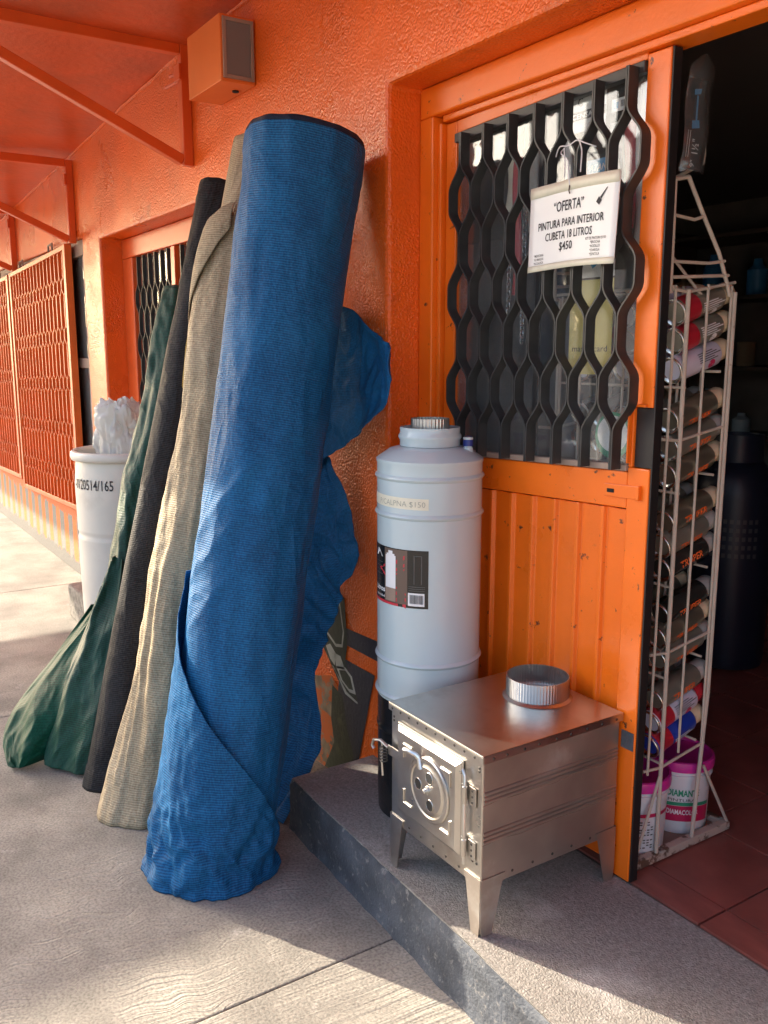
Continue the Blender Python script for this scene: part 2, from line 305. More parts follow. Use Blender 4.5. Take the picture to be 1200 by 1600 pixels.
def fabric(name, c1, c2, freq=158.0, rough=0.55, sheen=0.03, trans=0.0, bumpd=0.0014, speck=0.7, spec=0.16, crease=0.05):
    """knitted shade net: ribs across the roll (uv v in metres), stitches along it (uv u)"""
    m = bpy.data.materials.new(name); m.use_nodes = True; N, L, p = node_handles(m)
    p.inputs['Roughness'].default_value = rough; p.inputs['Sheen Weight'].default_value = sheen; p.inputs['Sheen Roughness'].default_value = 0.4; p.inputs['Specular IOR Level'].default_value = spec
    p.inputs['Sheen Tint'].default_value = (*[min(1, x * 0.5 + 0.5) for x in c2], 1)
    tc = N.new('ShaderNodeTexCoord'); sep = N.new('ShaderNodeSeparateXYZ'); L.new(tc.outputs['UV'], sep.inputs[0])
    wob = N.new('ShaderNodeTexNoise'); wob.inputs['Scale'].default_value = 9; wob.inputs['Detail'].default_value = 3; L.new(tc.outputs['UV'], wob.inputs['Vector'])
    def wave(axis, fr, wobble):
        a = N.new('ShaderNodeMath'); a.operation = 'MULTIPLY'; a.inputs[1].default_value = fr * 2 * PI; L.new(sep.outputs[axis], a.inputs[0])
        b = N.new('ShaderNodeMath'); b.operation = 'MULTIPLY_ADD'; b.inputs[1].default_value = wobble; L.new(wob.outputs['Fac'], b.inputs[0]); L.new(a.outputs[0], b.inputs[2])
        s = N.new('ShaderNodeMath'); s.operation = 'SINE'; L.new(b.outputs[0], s.inputs[0]); return s.outputs[0]
    w1 = wave('Y', freq, 7.0); w2 = wave('X', freq * 1.7, 5.0)
    w = N.new('ShaderNodeMath'); w.operation = 'MULTIPLY_ADD'; w.inputs[1].default_value = 0.45; L.new(w2, w.inputs[0]); L.new(w1, w.inputs[2])
    mp = N.new('ShaderNodeMapping'); mp.inputs['Scale'].default_value = (170, 85, 1); L.new(tc.outputs['UV'], mp.inputs['Vector'])
    sp = N.new('ShaderNodeTexNoise'); sp.inputs['Scale'].default_value = 1.0; sp.inputs['Detail'].default_value = 2; L.new(mp.outputs[0], sp.inputs['Vector'])
    big = N.new('ShaderNodeTexNoise'); big.inputs['Scale'].default_value = 5; big.inputs['Detail'].default_value = 6; L.new(tc.outputs['UV'], big.inputs['Vector'])
    f1 = N.new('ShaderNodeMapRange'); f1.inputs['From Min'].default_value = -1.45; f1.inputs['From Max'].default_value = 1.45; L.new(w.outputs[0], f1.inputs['Value'])
    f2 = N.new('ShaderNodeMath'); f2.operation = 'MULTIPLY_ADD'; f2.inputs[1].default_value = speck * 2; f2.inputs[2].default_value = -speck
    L.new(sp.outputs['Fac'], f2.inputs[0])
    f3 = N.new('ShaderNodeMath'); f3.operation = 'ADD'; L.new(f1.outputs[0], f3.inputs[0]); L.new(f2.outputs[0], f3.inputs[1])
    f4 = N.new('ShaderNodeMath'); f4.operation = 'MULTIPLY_ADD'; f4.inputs[1].default_value = 1.1; f4.use_clamp = True; L.new(big.outputs['Fac'], f4.inputs[0])
    f5 = N.new('ShaderNodeMath'); f5.operation = 'SUBTRACT'; f5.inputs[1].default_value = 0.55; L.new(f3.outputs[0], f5.inputs[0]); L.new(f5.outputs[0], f4.inputs[2])
    mx = N.new('ShaderNodeMix'); mx.data_type = 'RGBA'; mx.inputs['A'].default_value = (*c1, 1); mx.inputs['B'].default_value = (*c2, 1); L.new(f4.outputs[0], mx.inputs['Factor'])
    L.new(mx.outputs['Result'], p.inputs['Base Color'])
    b = N.new('ShaderNodeBump'); b.inputs['Strength'].default_value = 0.6; b.inputs['Distance'].default_value = bumpd; L.new(f3.outputs[0], b.inputs['Height']); L.new(b.outputs[0], p.inputs['Normal'])
    # soft creases: ridges of a warped noise
    mc = N.new('ShaderNodeMapping'); mc.inputs['Scale'].default_value = (5.0, 3.0, 1); mc.inputs['Rotation'].default_value = (0, 0, R(35)); L.new(tc.outputs['UV'], mc.inputs['Vector'])
    cn = N.new('ShaderNodeTexNoise'); cn.inputs['Scale'].default_value = 1.0; cn.inputs['Detail'].default_value = 3; cn.inputs['Distortion'].default_value = 0.6; L.new(mc.outputs[0], cn.inputs['Vector'])
    c1_ = N.new('ShaderNodeMath'); c1_.operation = 'SUBTRACT'; c1_.inputs[1].default_value = 0.5; L.new(cn.outputs['Fac'], c1_.inputs[0])
    c2_ = N.new('ShaderNodeMath'); c2_.operation = 'ABSOLUTE'; L.new(c1_.outputs[0], c2_.inputs[0])
    c3_ = N.new('ShaderNodeMath'); c3_.operation = 'MULTIPLY'; c3_.inputs[1].default_value = -1.0; L.new(c2_.outputs[0], c3_.inputs[0])
    b2_ = N.new('ShaderNodeBump'); b2_.inputs['Strength'].default_value = 0.8; b2_.inputs['Distance'].default_value = crease; L.new(c3_.outputs[0], b2_.inputs['Height']); L.new(b2_.outputs[0], b.inputs['Normal'])
    if trans:
        tr = N.new('ShaderNodeBsdfTranslucent'); L.new(mx.outputs['Result'], tr.inputs[0]); ms = N.new('ShaderNodeMixShader'); ms.inputs[0].default_value = trans
        L.new(p.outputs[0], ms.inputs[1]); L.new(tr.outputs[0], ms.inputs[2]); L.new(ms.outputs[0], N['Material Output'].inputs[0])
    return m
M['blue'] = fabric('blue_shade_net', (0.005, 0.042, 0.122), (0.012, 0.135, 0.32), sheen=0.03)
M['blue_loose'] = fabric('blue_loose_net', (0.005, 0.048, 0.145), (0.016, 0.155, 0.36), sheen=0.03, trans=0.2)
M['blue_dark'] = fabric('blue_selvage', (0.008, 0.014, 0.03), (0.015, 0.03, 0.06), sheen=0.03)
M['beige'] = fabric('beige_shade_net', (0.235, 0.175, 0.105), (0.46, 0.375, 0.25), sheen=0.03)
M['ochre'] = fabric('ochre_net_edge', (0.30, 0.19, 0.04), (0.55, 0.38, 0.12), sheen=0.03)
M['black_net'] = fabric('black_shade_net', (0.006, 0.006, 0.007), (0.038, 0.038, 0.040), sheen=0.0, speck=0.65, spec=0.12)
M['green'] = fabric('green_shade_net', (0.002, 0.022, 0.013), (0.006, 0.075, 0.043), sheen=0.02, rough=0.45, spec=0.35)
M['green_loose'] = fabric('green_loose_net', (0.002, 0.032, 0.018), (0.008, 0.105, 0.060), sheen=0.03, rough=0.45, trans=0.2)

def broom(name, wavy):
    m = mat(name, (0.255, 0.235, 0.205), 0.85); N, L, p = node_handles(m)
    tc = N.new('ShaderNodeTexCoord'); geo = N.new('ShaderNodeNewGeometry')
    # rake strokes run away from the wall (along y); x is warped into swirls, then stretched noise gives the streaks
    mp = N.new('ShaderNodeMapping'); mp.inputs['Rotation'].default_value = (0, 0, R(10 if wavy else 4)); L.new(geo.outputs['Position'], mp.inputs['Vector'])
    sp0 = N.new('ShaderNodeSeparateXYZ'); L.new(mp.outputs[0], sp0.inputs[0])
    wn_ = N.new('ShaderNodeTexNoise'); wn_.inputs['Scale'].default_value = 4.5 if wavy else 2.0; wn_.inputs['Detail'].default_value = 1.5; L.new(geo.outputs['Position'], wn_.inputs['Vector'])
    ph = N.new('ShaderNodeMath'); ph.operation = 'MULTIPLY_ADD'; ph.inputs[1].default_value = 9.0; L.new(wn_.outputs['Fac'], ph.inputs[0])
    yy = N.new('ShaderNodeMath'); yy.operation = 'MULTIPLY'; yy.inputs[1].default_value = 2 * PI / 0.17; L.new(sp0.outputs['Y'], yy.inputs[0]); L.new(yy.outputs[0], ph.inputs[2])
    sn = N.new('ShaderNodeMath'); sn.operation = 'SINE'; L.new(ph.outputs[0], sn.inputs[0])
    wx = N.new('ShaderNodeMath'); wx.operation = 'MULTIPLY_ADD'; wx.inputs[1].default_value = 0.011 if wavy else 0.0012; L.new(sn.outputs[0], wx.inputs[0]); L.new(sp0.outputs['X'], wx.inputs[2])
    wx2 = N.new('ShaderNodeMath'); wx2.operation = 'MULTIPLY_ADD'; wx2.inputs[1].default_value = 0.12 if wavy else 0.04; L.new(wn_.outputs['Fac'], wx2.inputs[0]); L.new(wx.outputs[0], wx2.inputs[2])
    cb = N.new('ShaderNodeCombineXYZ'); mx_ = N.new('ShaderNodeMath'); mx_.operation = 'MULTIPLY'; mx_.inputs[1].default_value = 175 if wavy else 105; L.new(wx2.outputs[0], mx_.inputs[0]); L.new(mx_.outputs[0], cb.inputs[0])
    my_ = N.new('ShaderNodeMath'); my_.operation = 'MULTIPLY'; my_.inputs[1].default_value = 2.2 if wavy else 1.6; L.new(sp0.outputs['Y'], my_.inputs[0]); L.new(my_.outputs[0], cb.inputs[1])
    st_ = N.new('ShaderNodeTexNoise'); st_.inputs['Scale'].default_value = 1.0; st_.inputs['Detail'].default_value = 4.0; L.new(cb.outputs[0], st_.inputs['Vector'])
    wv = N.new('ShaderNodeMapRange'); wv.inputs['From Min'].default_value = 0.33; wv.inputs['From Max'].default_value = 0.67; L.new(st_.outputs['Fac'], wv.inputs['Value'])
    n1 = N.new('ShaderNodeTexNoise'); n1.inputs['Scale'].default_value = 3.0; n1.inputs['Detail'].default_value = 8; n1.inputs['Roughness'].default_value = 0.6; L.new(geo.outputs['Position'], n1.inputs['Vector'])
    n2 = N.new('ShaderNodeTexNoise'); n2.inputs['Scale'].default_value = 140; n2.inputs['Detail'].default_value = 6; L.new(geo.outputs['Position'], n2.inputs['Vector'])
    msk = N.new('ShaderNodeMapRange'); msk.inputs['From Min'].default_value = 0.42; msk.inputs['From Max'].default_value = 0.60; msk.inputs['To Min'].default_value = 0.12; L.new(n1.outputs['Fac'], msk.inputs['Value'])
    r = N.new('ShaderNodeValToRGB'); e = r.color_ramp.elements; e[0].position = 0.32; e[0].color = (0.15, 0.138, 0.12, 1); e[1].position = 0.68; e[1].color = (0.32, 0.295, 0.25, 1)
    e2 = r.color_ramp.elements.new(0.5); e2.color = (0.225, 0.206, 0.178, 1); L.new(n1.outputs['Fac'], r.inputs['Fac'])
    k = N.new('ShaderNodeMath'); k.operation = 'MULTIPLY'; L.new(wv.outputs[0], k.inputs[0]); L.new(msk.outputs[0], k.inputs[1])
    kk = N.new('ShaderNodeMath'); kk.operation = 'MULTIPLY'; kk.inputs[1].default_value = 0.42; L.new(k.outputs[0], kk.inputs[0])
    mx = N.new('ShaderNodeMix'); mx.data_type = 'RGBA'; L.new(kk.outputs[0], mx.inputs['Factor']); L.new(r.outputs['Color'], mx.inputs['A']); mx.inputs['B'].default_value = (0.36, 0.333, 0.285, 1)
    sv = N.new('ShaderNodeTexNoise'); sv.inputs['Scale'].default_value = 9; sv.inputs['Detail'].default_value = 10; sv.inputs['Roughness'].default_value = 0.7; L.new(geo.outputs['Position'], sv.inputs['Vector'])
    sr = N.new('ShaderNodeMapRange'); sr.inputs['From Min'].default_value = 0.60; sr.inputs['From Max'].default_value = 0.72; sr.inputs['To Max'].default_value = 0.6; L.new(sv.outputs['Fac'], sr.inputs['Value'])
    ms = N.new('ShaderNodeMix'); ms.data_type = 'RGBA'; L.new(sr.outputs[0], ms.inputs['Factor']); L.new(mx.outputs['Result'], ms.inputs['A']); ms.inputs['B'].default_value = (0.44, 0.405, 0.37, 1)
    gr = N.new('ShaderNodeMix'); gr.data_type = 'RGBA'; gr.blend_type = 'MULTIPLY'; gr.inputs['Factor'].default_value = 0.62; L.new(ms.outputs['Result'], gr.inputs['A'])
    gm = N.new('ShaderNodeMapRange'); gm.inputs['From Min'].default_value = 0.32; gm.inputs['From Max'].default_value = 0.58; gm.inputs['To Min'].default_value = 0.45; gm.inputs['To Max'].default_value = 1.25; L.new(n2.outputs['Fac'], gm.inputs['Value']); L.new(gm.outputs[0], gr.inputs['B'])
    L.new(gr.outputs['Result'], p.inputs['Base Color'])
    h = N.new('ShaderNodeMath'); h.operation = 'MULTIPLY_ADD'; h.inputs[1].default_value = 0.6; L.new(n2.outputs['Fac'], h.inputs[0]); L.new(k.outputs[0], h.inputs[2])
    b = N.new('ShaderNodeBump'); b.inputs['Strength'].default_value = 0.9; b.inputs['Distance'].default_value = 0.0026; L.new(h.outputs[0], b.inputs['Height']); L.new(b.outputs[0], p.inputs['Normal'])
    return m
M['walk_wavy'] = broom('swirl_broomed_concrete', True)
M['walk_straight'] = broom('straight_broomed_concrete', False)
M['step_top'] = mat('step_concrete', (0.26, 0.242, 0.22), 0.9, var=0.30, vscale=150, bump=1.0, bscale=230, bdist=0.004, detail=9, dirt=(0.52, 0.505, 0.49), dscale=4.2, dlo=0.56, dhi=0.80)
M['step_front'] = mat('step_worn_blue_paint', (0.070, 0.078, 0.092), 0.7, var=0.35, vscale=11, bump=0.9, bscale=110, bdist=0.004, dirt=(0.24, 0.23, 0.22), dscale=48, dlo=0.57, dhi=0.72)

def striped():
    m = mat('striped_low_wall', (0.6, 0.2, 0.05), 0.8, bump=0.8, bscale=50, bdist=0.006); N, L, p = node_handles(m)
    geo = N.new('ShaderNodeNewGeometry'); sep = N.new('ShaderNodeSeparateXYZ'); L.new(geo.outputs['Position'], sep.inputs[0])
    n = N.new('ShaderNodeTexNoise'); n.inputs['Scale'].default_value = 14; n.inputs['Detail'].default_value = 8; L.new(geo.outputs['Position'], n.inputs['Vector'])
    a = N.new('ShaderNodeMath'); a.operation = 'MULTIPLY'; a.inputs[1].default_value = 2 * PI / 0.23; L.new(sep.outputs['X'], a.inputs[0])
    s = N.new('ShaderNodeMath'); s.operation = 'SINE'; L.new(a.outputs[0], s.inputs[0])
    s2 = N.new('ShaderNodeMath'); s2.operation = 'MULTIPLY_ADD'; s2.inputs[1].default_value = 0.9; s2.inputs[2].default_value = -0.45; L.new(n.outputs['Fac'], s2.inputs[0])
    s3 = N.new('ShaderNodeMath'); s3.operation = 'ADD'; L.new(s.outputs[0], s3.inputs[0]); L.new(s2.outputs[0], s3.inputs[1])
    g = N.new('ShaderNodeMath'); g.operation = 'GREATER_THAN'; g.inputs[1].default_value = 0.0; L.new(s3.outputs[0], g.inputs[0])
    mx = N.new('ShaderNodeMix'); mx.data_type = 'RGBA'; mx.inputs['A'].default_value = (0.60, 0.17, 0.04, 1); mx.inputs['B'].default_value = (0.21, 0.205, 0.19, 1); L.new(g.outputs[0], mx.inputs['Factor'])
    # bare rough cement where the paint ends near the pavement, bare red edge on top
    zz = N.new('ShaderNodeMath'); zz.operation = 'MULTIPLY_ADD'; zz.inputs[1].default_value = 0.16; L.new(n.outputs['Fac'], zz.inputs[0]); L.new(sep.outputs['Z'], zz.inputs[2])
    lo = N.new('ShaderNodeMath'); lo.operation = 'LESS_THAN'; lo.inputs[1].default_value = 0.17; L.new(zz.outputs[0], lo.inputs[0])
    m2 = N.new('ShaderNodeMix'); m2.data_type = 'RGBA'; L.new(lo.outputs[0], m2.inputs['Factor']); L.new(mx.outputs['Result'], m2.inputs['A']); m2.inputs['B'].default_value = (0.16, 0.15, 0.135, 1)
    hi = N.new('ShaderNodeMath'); hi.operation = 'GREATER_THAN'; hi.inputs[1].default_value = 0.46; L.new(zz.outputs[0], hi.inputs[0])
    m3 = N.new('ShaderNodeMix'); m3.data_type = 'RGBA'; L.new(hi.outputs[0], m3.inputs['Factor']); L.new(m2.outputs['Result'], m3.inputs['A']); m3.inputs['B'].default_value = (0.55, 0.13, 0.035, 1)
    L.new(m3.outputs['Result'], p.inputs['Base Color'])
    return m
M['striped'] = striped()

# ------------------------------------------------------------------ ground, road, pavement
YW, YD, S = 1.456, 1.60, 0.17
g = obj('ground', bx(-400, 400, -400, 400, -0.62, -0.30), M['earth'], origin=(0, 0, -0.3)); struct(g)
road = obj('road', bx(-60, 60, -9.5, -1.90, -0.31, -0.13), M['asphalt'], origin=(0, -5, -0.13)); struct(road)
walk = obj('sidewalk', bx(-30, 12, -1.9, 1.46, -0.295, -0.007), M['concrete_block'], origin=(0, 0, 0)); struct(walk)
jx = [-30, -24, -19, -15, -12, -9.7, -7.75, -5.75, -3.72, -1.69, 0.45, 3.0, 7, 12]
for a, b in zip(jx, jx[1:]):
    bm = bx(a + 0.0016, b - 0.0016, -1.74, 1.455, -0.03, 0.0)
    obj('slab', bm, M['walk_straight'] if (a >= -1.7 or b < -3.7) else M['walk_wavy'], walk, bevel=0.004)
obj('kerb', bx(-30, 12, -1.895, -1.75, -0.2, 0.004), M['concrete_block'], walk, bevel=0.012)
# step with worn uneven edges
bm = NB(); nx, ny, nzv = 320, 14, 7
def step_y0(x): return 1.155 - 0.034 * (x + 2.31)
def stp(x, fy, z):
    y = step_y0(x) + fy * (1.604 - step_y0(x))
    return Vector((x, y, z))
X0, X1 = -2.31, 1.2
def rough_edge(p, k): return Vector((0, 0.5 * k, -k))
top = [[None] * (nx + 1) for _ in range(ny + 1)]
for j in range(ny + 1):
    for i in range(nx + 1):
        x = X0 + (X1 - X0) * i / nx; p = stp(x, (j / ny) ** 1.8, S)
        p.z += 0.003 * nz(p.x * 6, p.y * 6, 1)
        if j == 0: p += Vector((0, 0.006, -0.007)) + Vector((0, 0.014, -0.014)) * abs(nz(x * 9, 3, 5)) + Vector((0, 0.016, -0.014)) * max(0, nz(x * 31, 9, 2) - 0.1) + Vector((0, 0.004, -0.004)) * nz(x * 80, 4, 2)
        if i == 0: p.x += 0.008; p.z -= 0.006
        top[j][i] = bm.verts.new(p)
for j in range(ny):
    for i in range(nx): bm.faces.new((top[j][i], top[j][i + 1], top[j + 1][i + 1], top[j + 1][i]))
fr = [[None] * (nx + 1) for _ in range(nzv + 1)]; fr[0] = top[0]
for k in range(1, nzv + 1):
    for i in range(nx + 1):
        x = X0 + (X1 - X0) * i / nx; z = S * (1 - k / nzv) - (0.01 if k == nzv else 0)
        y = step_y0(x) + 0.005 * nz(x * 9, z * 14, 4) + 0.003 * nz(x * 33, z * 40, 6) - (0.006 if k == nzv else 0)
        fr[k][i] = bm.verts.new((x, y, z))
for k in range(nzv):
    for i in range(nx):
        f = bm.faces.new((fr[k][i], fr[k + 1][i], fr[k + 1][i + 1], fr[k][i + 1])); f.material_index = 1
lf = [[None] * (nzv + 1) for _ in range(ny + 1)]; lf[0] = [fr[k][0] for k in range(nzv + 1)]
for j in range(1, ny + 1):
    lf[j][0] = top[j][0]
    for k in range(1, nzv + 1):
        p = stp(X0, (j / ny) ** 1.8, S * (1 - k / nzv) - (0.01 if k == nzv else 0)); lf[j][k] = bm.verts.new(p)
for j in range(ny):
    for k in range(nzv):
        f = bm.faces.new((lf[j][k], lf[j + 1][k], lf[j + 1][k + 1], lf[j][k + 1])); f.material_index = 1
stepo = obj('step', bm, [M['step_top'], M['step_front']], smooth=True, angle=50, origin=(-0.5, 1.3, 0)); struct(stepo)
# floor of tiles inside the shop
floor = obj('floor', bx(-9.9, 2.2, 1.61, 5.6, -0.1, S - 0.006), M['grout'], origin=(0, 2, 0)); struct(floor)
bmt = bx(0.003, 0.285, 0.003, 0.285, -0.008, 0.0)
tile_me = None
for ix in range(-6, 7):
    for iy in range(-1, 9):
        x, y = -1.15 + 0.288 * ix, 1.717 + 0.288 * iy
        if tile_me is None:
            t = obj('tile', bmt, M['tile'], floor, origin=None); b_ = None
            for v in t.data.vertices: v.co += WL['floor']
            tile_me = t.data
        else:
            t = bpy.data.objects.new('tile', tile_me); COL.objects.link(t); t.parent = floor
        t.location = Vector((x, max(y, 1.429), S + 0.0012 * random.uniform(-1, 1))) - WL['floor']
        if iy == -1: t.scale = (1, 0.34, 1); t.location.y = 1.6165 - WL['floor'].y

# ------------------------------------------------------------------ shop building
shop = thing('shop_building', 'orange stucco shop building with steel bracketed canopy over the pavement', 'building', (-4, 1.6, 0))
opens = [(-9.3, -5.45, 0.44, 2.12), (-5.10, -3.68, 0.85, 2.08), (-2.215, -0.2, 0.12, 2.205)]
xc = sorted({-16.0, 3.0, *[o[0] for o in opens], *[o[1] for o in opens]}); zc = sorted({-0.1, 3.4, *[o[2] for o in opens], *[o[3] for o in opens]})
def is_open(i, k):
    if i < 0 or k < 0 or i >= len(xc) - 1 or k >= len(zc) - 1: return True
    cx, cz = (xc[i] + xc[i + 1]) / 2, (zc[k] + zc[k + 1]) / 2
    return any(a < cx < b and c < cz < d for a, b, c, d in opens)
bm = NB(); vc = {}
def wv_(i, k, y):
    key = (i, k, y)
    if key not in vc: vc[key] = bm.verts.new((xc[i], y, zc[k]))
    return vc[key]
Y0, Y1 = YW, 1.756
for i in range(len(xc) - 1):
    for k in range(len(zc) - 1):
        if is_open(i, k): continue
        stripe = zc[k + 1] <= 0.441 and xc[i + 1] <= -5.44
        f = bm.faces.new([wv_(i, k, Y0), wv_(i + 1, k, Y0), wv_(i + 1, k + 1, Y0), wv_(i, k + 1, Y0)]); f.material_index = 1 if stripe else 0
        bm.faces.new([wv_(i, k, Y1), wv_(i, k + 1, Y1), wv_(i + 1, k + 1, Y1), wv_(i + 1, k, Y1)]).material_index = 2
        for di, dk, q in ((-1, 0, ((i, k), (i, k + 1))), (1, 0, ((i + 1, k), (i + 1, k + 1))), (0, -1, ((i, k), (i + 1, k))), (0, 1, ((i, k + 1), (i + 1, k + 1)))):
            if is_open(i + di, k + dk):
                (a, b), (c, d) = q; bm.faces.new([wv_(a, b, Y0), wv_(c, d, Y0), wv_(c, d, Y1), wv_(a, b, Y1)])
obj('wall', bm, [M['stucco'], M['striped'], M['interior']], shop, bevel=0.012)
# room behind
bm = NB(); box(bm, -10.0, 2.3, 5.6, 5.75, 0, 2.6); obj('back_wall', bm, M['interior'], shop)
obj('side_wall', bx(-10.1, -9.9, 1.757, 5.6, 0, 2.6), M['interior'], shop); obj('side_wall', bx(2.2, 2.35, 1.757, 5.6, 0, 2.6), M['interior'], shop)
obj('ceiling', bx(-10.1, 2.35, 1.757, 5.75, 2.5, 2.62), M['ceiling_dark'], shop)
# canopy
def soff(x): return 2.69 + 0.05 * max(-4.0, min(0, x + 3.7))
bm = NB(); xs = [-16 + 0.35 * i for i in range(56)]; ys = [-0.15, 0.2, 0.45, 0.7, 0.95, 1.2, 1.455]
def cz_(x, y): return soff(x) + 0.008 * nz(x * 1.5, y * 2, 3)
lo = [[bm.verts.new((x, y, cz_(x, y))) for x in xs] for y in ys]; hi = [[bm.verts.new((x, y, 2.86)) for x in xs] for y in (ys[0], ys[-1])]
for j in range(len(ys) - 1):
    for i in range(len(xs) - 1): bm.faces.new((lo[j][i], lo[j][i + 1], lo[j + 1][i + 1], lo[j + 1][i]))
for i in range(len(xs) - 1):
    bm.faces.new((hi[0][i], hi[0][i + 1], hi[1][i + 1], hi[1][i])); bm.faces.new((lo[0][i], lo[0][i + 1], hi[0][i + 1], hi[0][i])); bm.faces.new((lo[-1][i], lo[-1][i + 1], hi[1][i + 1], hi[1][i]))
for e in (0, -1): bm.faces.new([l[e] for l in lo] + [hi[1][e], hi[0][e]])
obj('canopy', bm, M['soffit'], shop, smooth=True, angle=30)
# cement bead where canopy meets wall
bm = NB(); tube(bm, [(x, 1.452 + 0.006 * nz(x * 5, 1), soff(x) - 0.002 + 0.012 * nz(x * 4, 2)) for x in [-9 + 0.06 * i for i in range(150)]], [0.008 + 0.006 * nz(i * 0.7, 4) for i in range(150)], 6)
obj('cement_bead', bm, M['stucco'], shop, smooth=True)
for x, zb, zt in ((-3.69, 2.225, 2.66), (-5.575, 2.10, 2.535), (-7.27, 2.06, 2.48), (-9.1, 2.02, 2.42)):
    w = 0.02
    br = obj('canopy_bracket', bx(x - w, x + w, 1.413, 1.454, zb, zt + 0.03), M['steel_orange'], shop, bevel=0.003)
    obj('top_bar', bx(x - w, x + w, 0.33, 1.4115, zt - 0.010, zt + 0.034), M['steel_orange'], br, bevel=0.003)
    bm = NB(); d = Vector((0, 0.42 - 1.41, zt - zb)).normalized(); n = Vector((0, -d.z, d.y))
    A, B = Vector((x, 1.412, zb + 0.02)), Vector((x, 0.50, zt - 0.015)); t = 0.020
    vs = [bm.verts.new(P + Vector((sx * w * 0.92, 0, 0)) + n * sn * t) for P in (A, B) for sx in (-1, 1) for sn in (-1, 1)]
    for q in ((0, 1, 3, 2), (4, 6, 7, 5), (0, 4, 5, 1), (2, 3, 7, 6), (0, 2, 6, 4), (1, 5, 7, 3)): bm.faces.new([vs[i] for i in q])
    obj('diagonal_bar', bm, M['steel_orange'], br, bevel=0.003)
    bm = NB(); box(bm, x - 0.032, x + 0.032, 1.40, 1.41, zt - 0.11, zt - 0.05); box(bm, x - 0.045, x - 0.021, 1.42, 1.44, zt - 0.1, zt - 0.07); obj('bracket_clip', bm, M['steel_orange'], br, bevel=0.002)
bm = NB(); tube(bm, [(-3.72, 1.44, 2.60), (-3.84, 1.43, 2.605)], 0.008); tube(bm, [(-3.72, 1.44, 2.57), (-3.90, 1.43, 2.575)], 0.006); obj('conduit_stub', bm, M['steel_orange'], shop)
bm = NB(); tube(bm, [(-2.02, 1.43, 2.44), (-1.94, 1.43, 2.47), (-1.86, 1.43, 2.475)], 0.014); obj('conduit_stub', bm, M['steel_orange'], shop)
# painted mural on the wall foot beside the step (flat paint)
fw0 = lambda e: (lambda a, b: Vector((a, YW - e, b)))
def paint(name, polys, m, e, par=shop):
    bm = NB()
    for p in polys: bm.faces.new([bm.verts.new((a, YW - e, b)) for a, b in p])
    return obj(name, bm, m, par)
paint('worn_patch', [[(-2.75, 0.0), (-2.56, 0.0), (-2.52, 0.05), (-2.50, 0.18), (-2.545, 0.25), (-2.52, 0.33), (-2.57, 0.36), (-2.66, 0.33), (-2.8, 0.3)]], M['worn_plaster'], 0.0020)
paint('painted_stripe', [[(-2.62, 0.50), (-2.228, 0.50), (-2.228, 0.568), (-2.62, 0.553)]], M['navy_paint'], 0.0024)
paint('painted_panel', [[(-2.50, 0.448), (-2.285, 0.448), (-2.40, 0.07), (-2.42, 0.0), (-2.56, 0.0), (-2.54, 0.2)]], M['navy_paint'], 0.0028)
paint('painted_trunk', [[(-2.56, 0.33), (-2.49, 0.31), (-2.46, 0.2), (-2.42, 0.13), (-2.42, 0.02), (-2.62, 0.0), (-2.55, 0.12), (-2.57, 0.2)], [(-2.75, 0.75), (-2.47, 0.66), (-2.455, 0.5), (-2.47, 0.44), (-2.39, 0.33), (-2.42, 0.31), (-2.52, 0.36), (-2.62, 0.45), (-2.75, 0.47)]], M['mural_dark'], 0.0034)
def ring(poly, k=0.82):
    cx = sum(p[0] for p in poly) / len(poly); cy = sum(p[1] for p in poly) / len(poly)
    inn = [(cx + (a - cx) * k, cy + (b - cy) * k) for a, b in poly]
    return [[poly[i], poly[(i + 1) % len(poly)], inn[(i + 1) % len(poly)], inn[i]] for i in range(len(poly))]
leaf1 = [(-2.60, 0.47), (-2.575, 0.455), (-2.53, 0.44), (-2.47, 0.40), (-2.41, 0.345), (-2.395, 0.36), (-2.405, 0.40), (-2.45, 0.45), (-2.50, 0.475), (-2.57, 0.50)]
paint('painted_leaf', ring([(-2.60, 0.66), (-2.50, 0.64), (-2.475, 0.54), (-2.485, 0.485), (-2.53, 0.475), (-2.60, 0.51)], 0.86) + [[(-2.60, 0.46), (-2.57, 0.475), (-2.53, 0.45), (-2.54, 0.405), (-2.57, 0.42)], [(-2.54, 0.45), (-2.50, 0.45), (-2.47, 0.41), (-2.53, 0.40)]] + ring([(-2.53, 0.405), (-2.47, 0.42), (-2.425, 0.40), (-2.40, 0.345), (-2.44, 0.34), (-2.50, 0.365)], 0.72) + [[(-2.56, 0.40), (-2.55, 0.40), (-2.47, 0.325), (-2.39, 0.315), (-2.39, 0.322), (-2.46, 0.335)]], M['mural_light'], 0.0040)

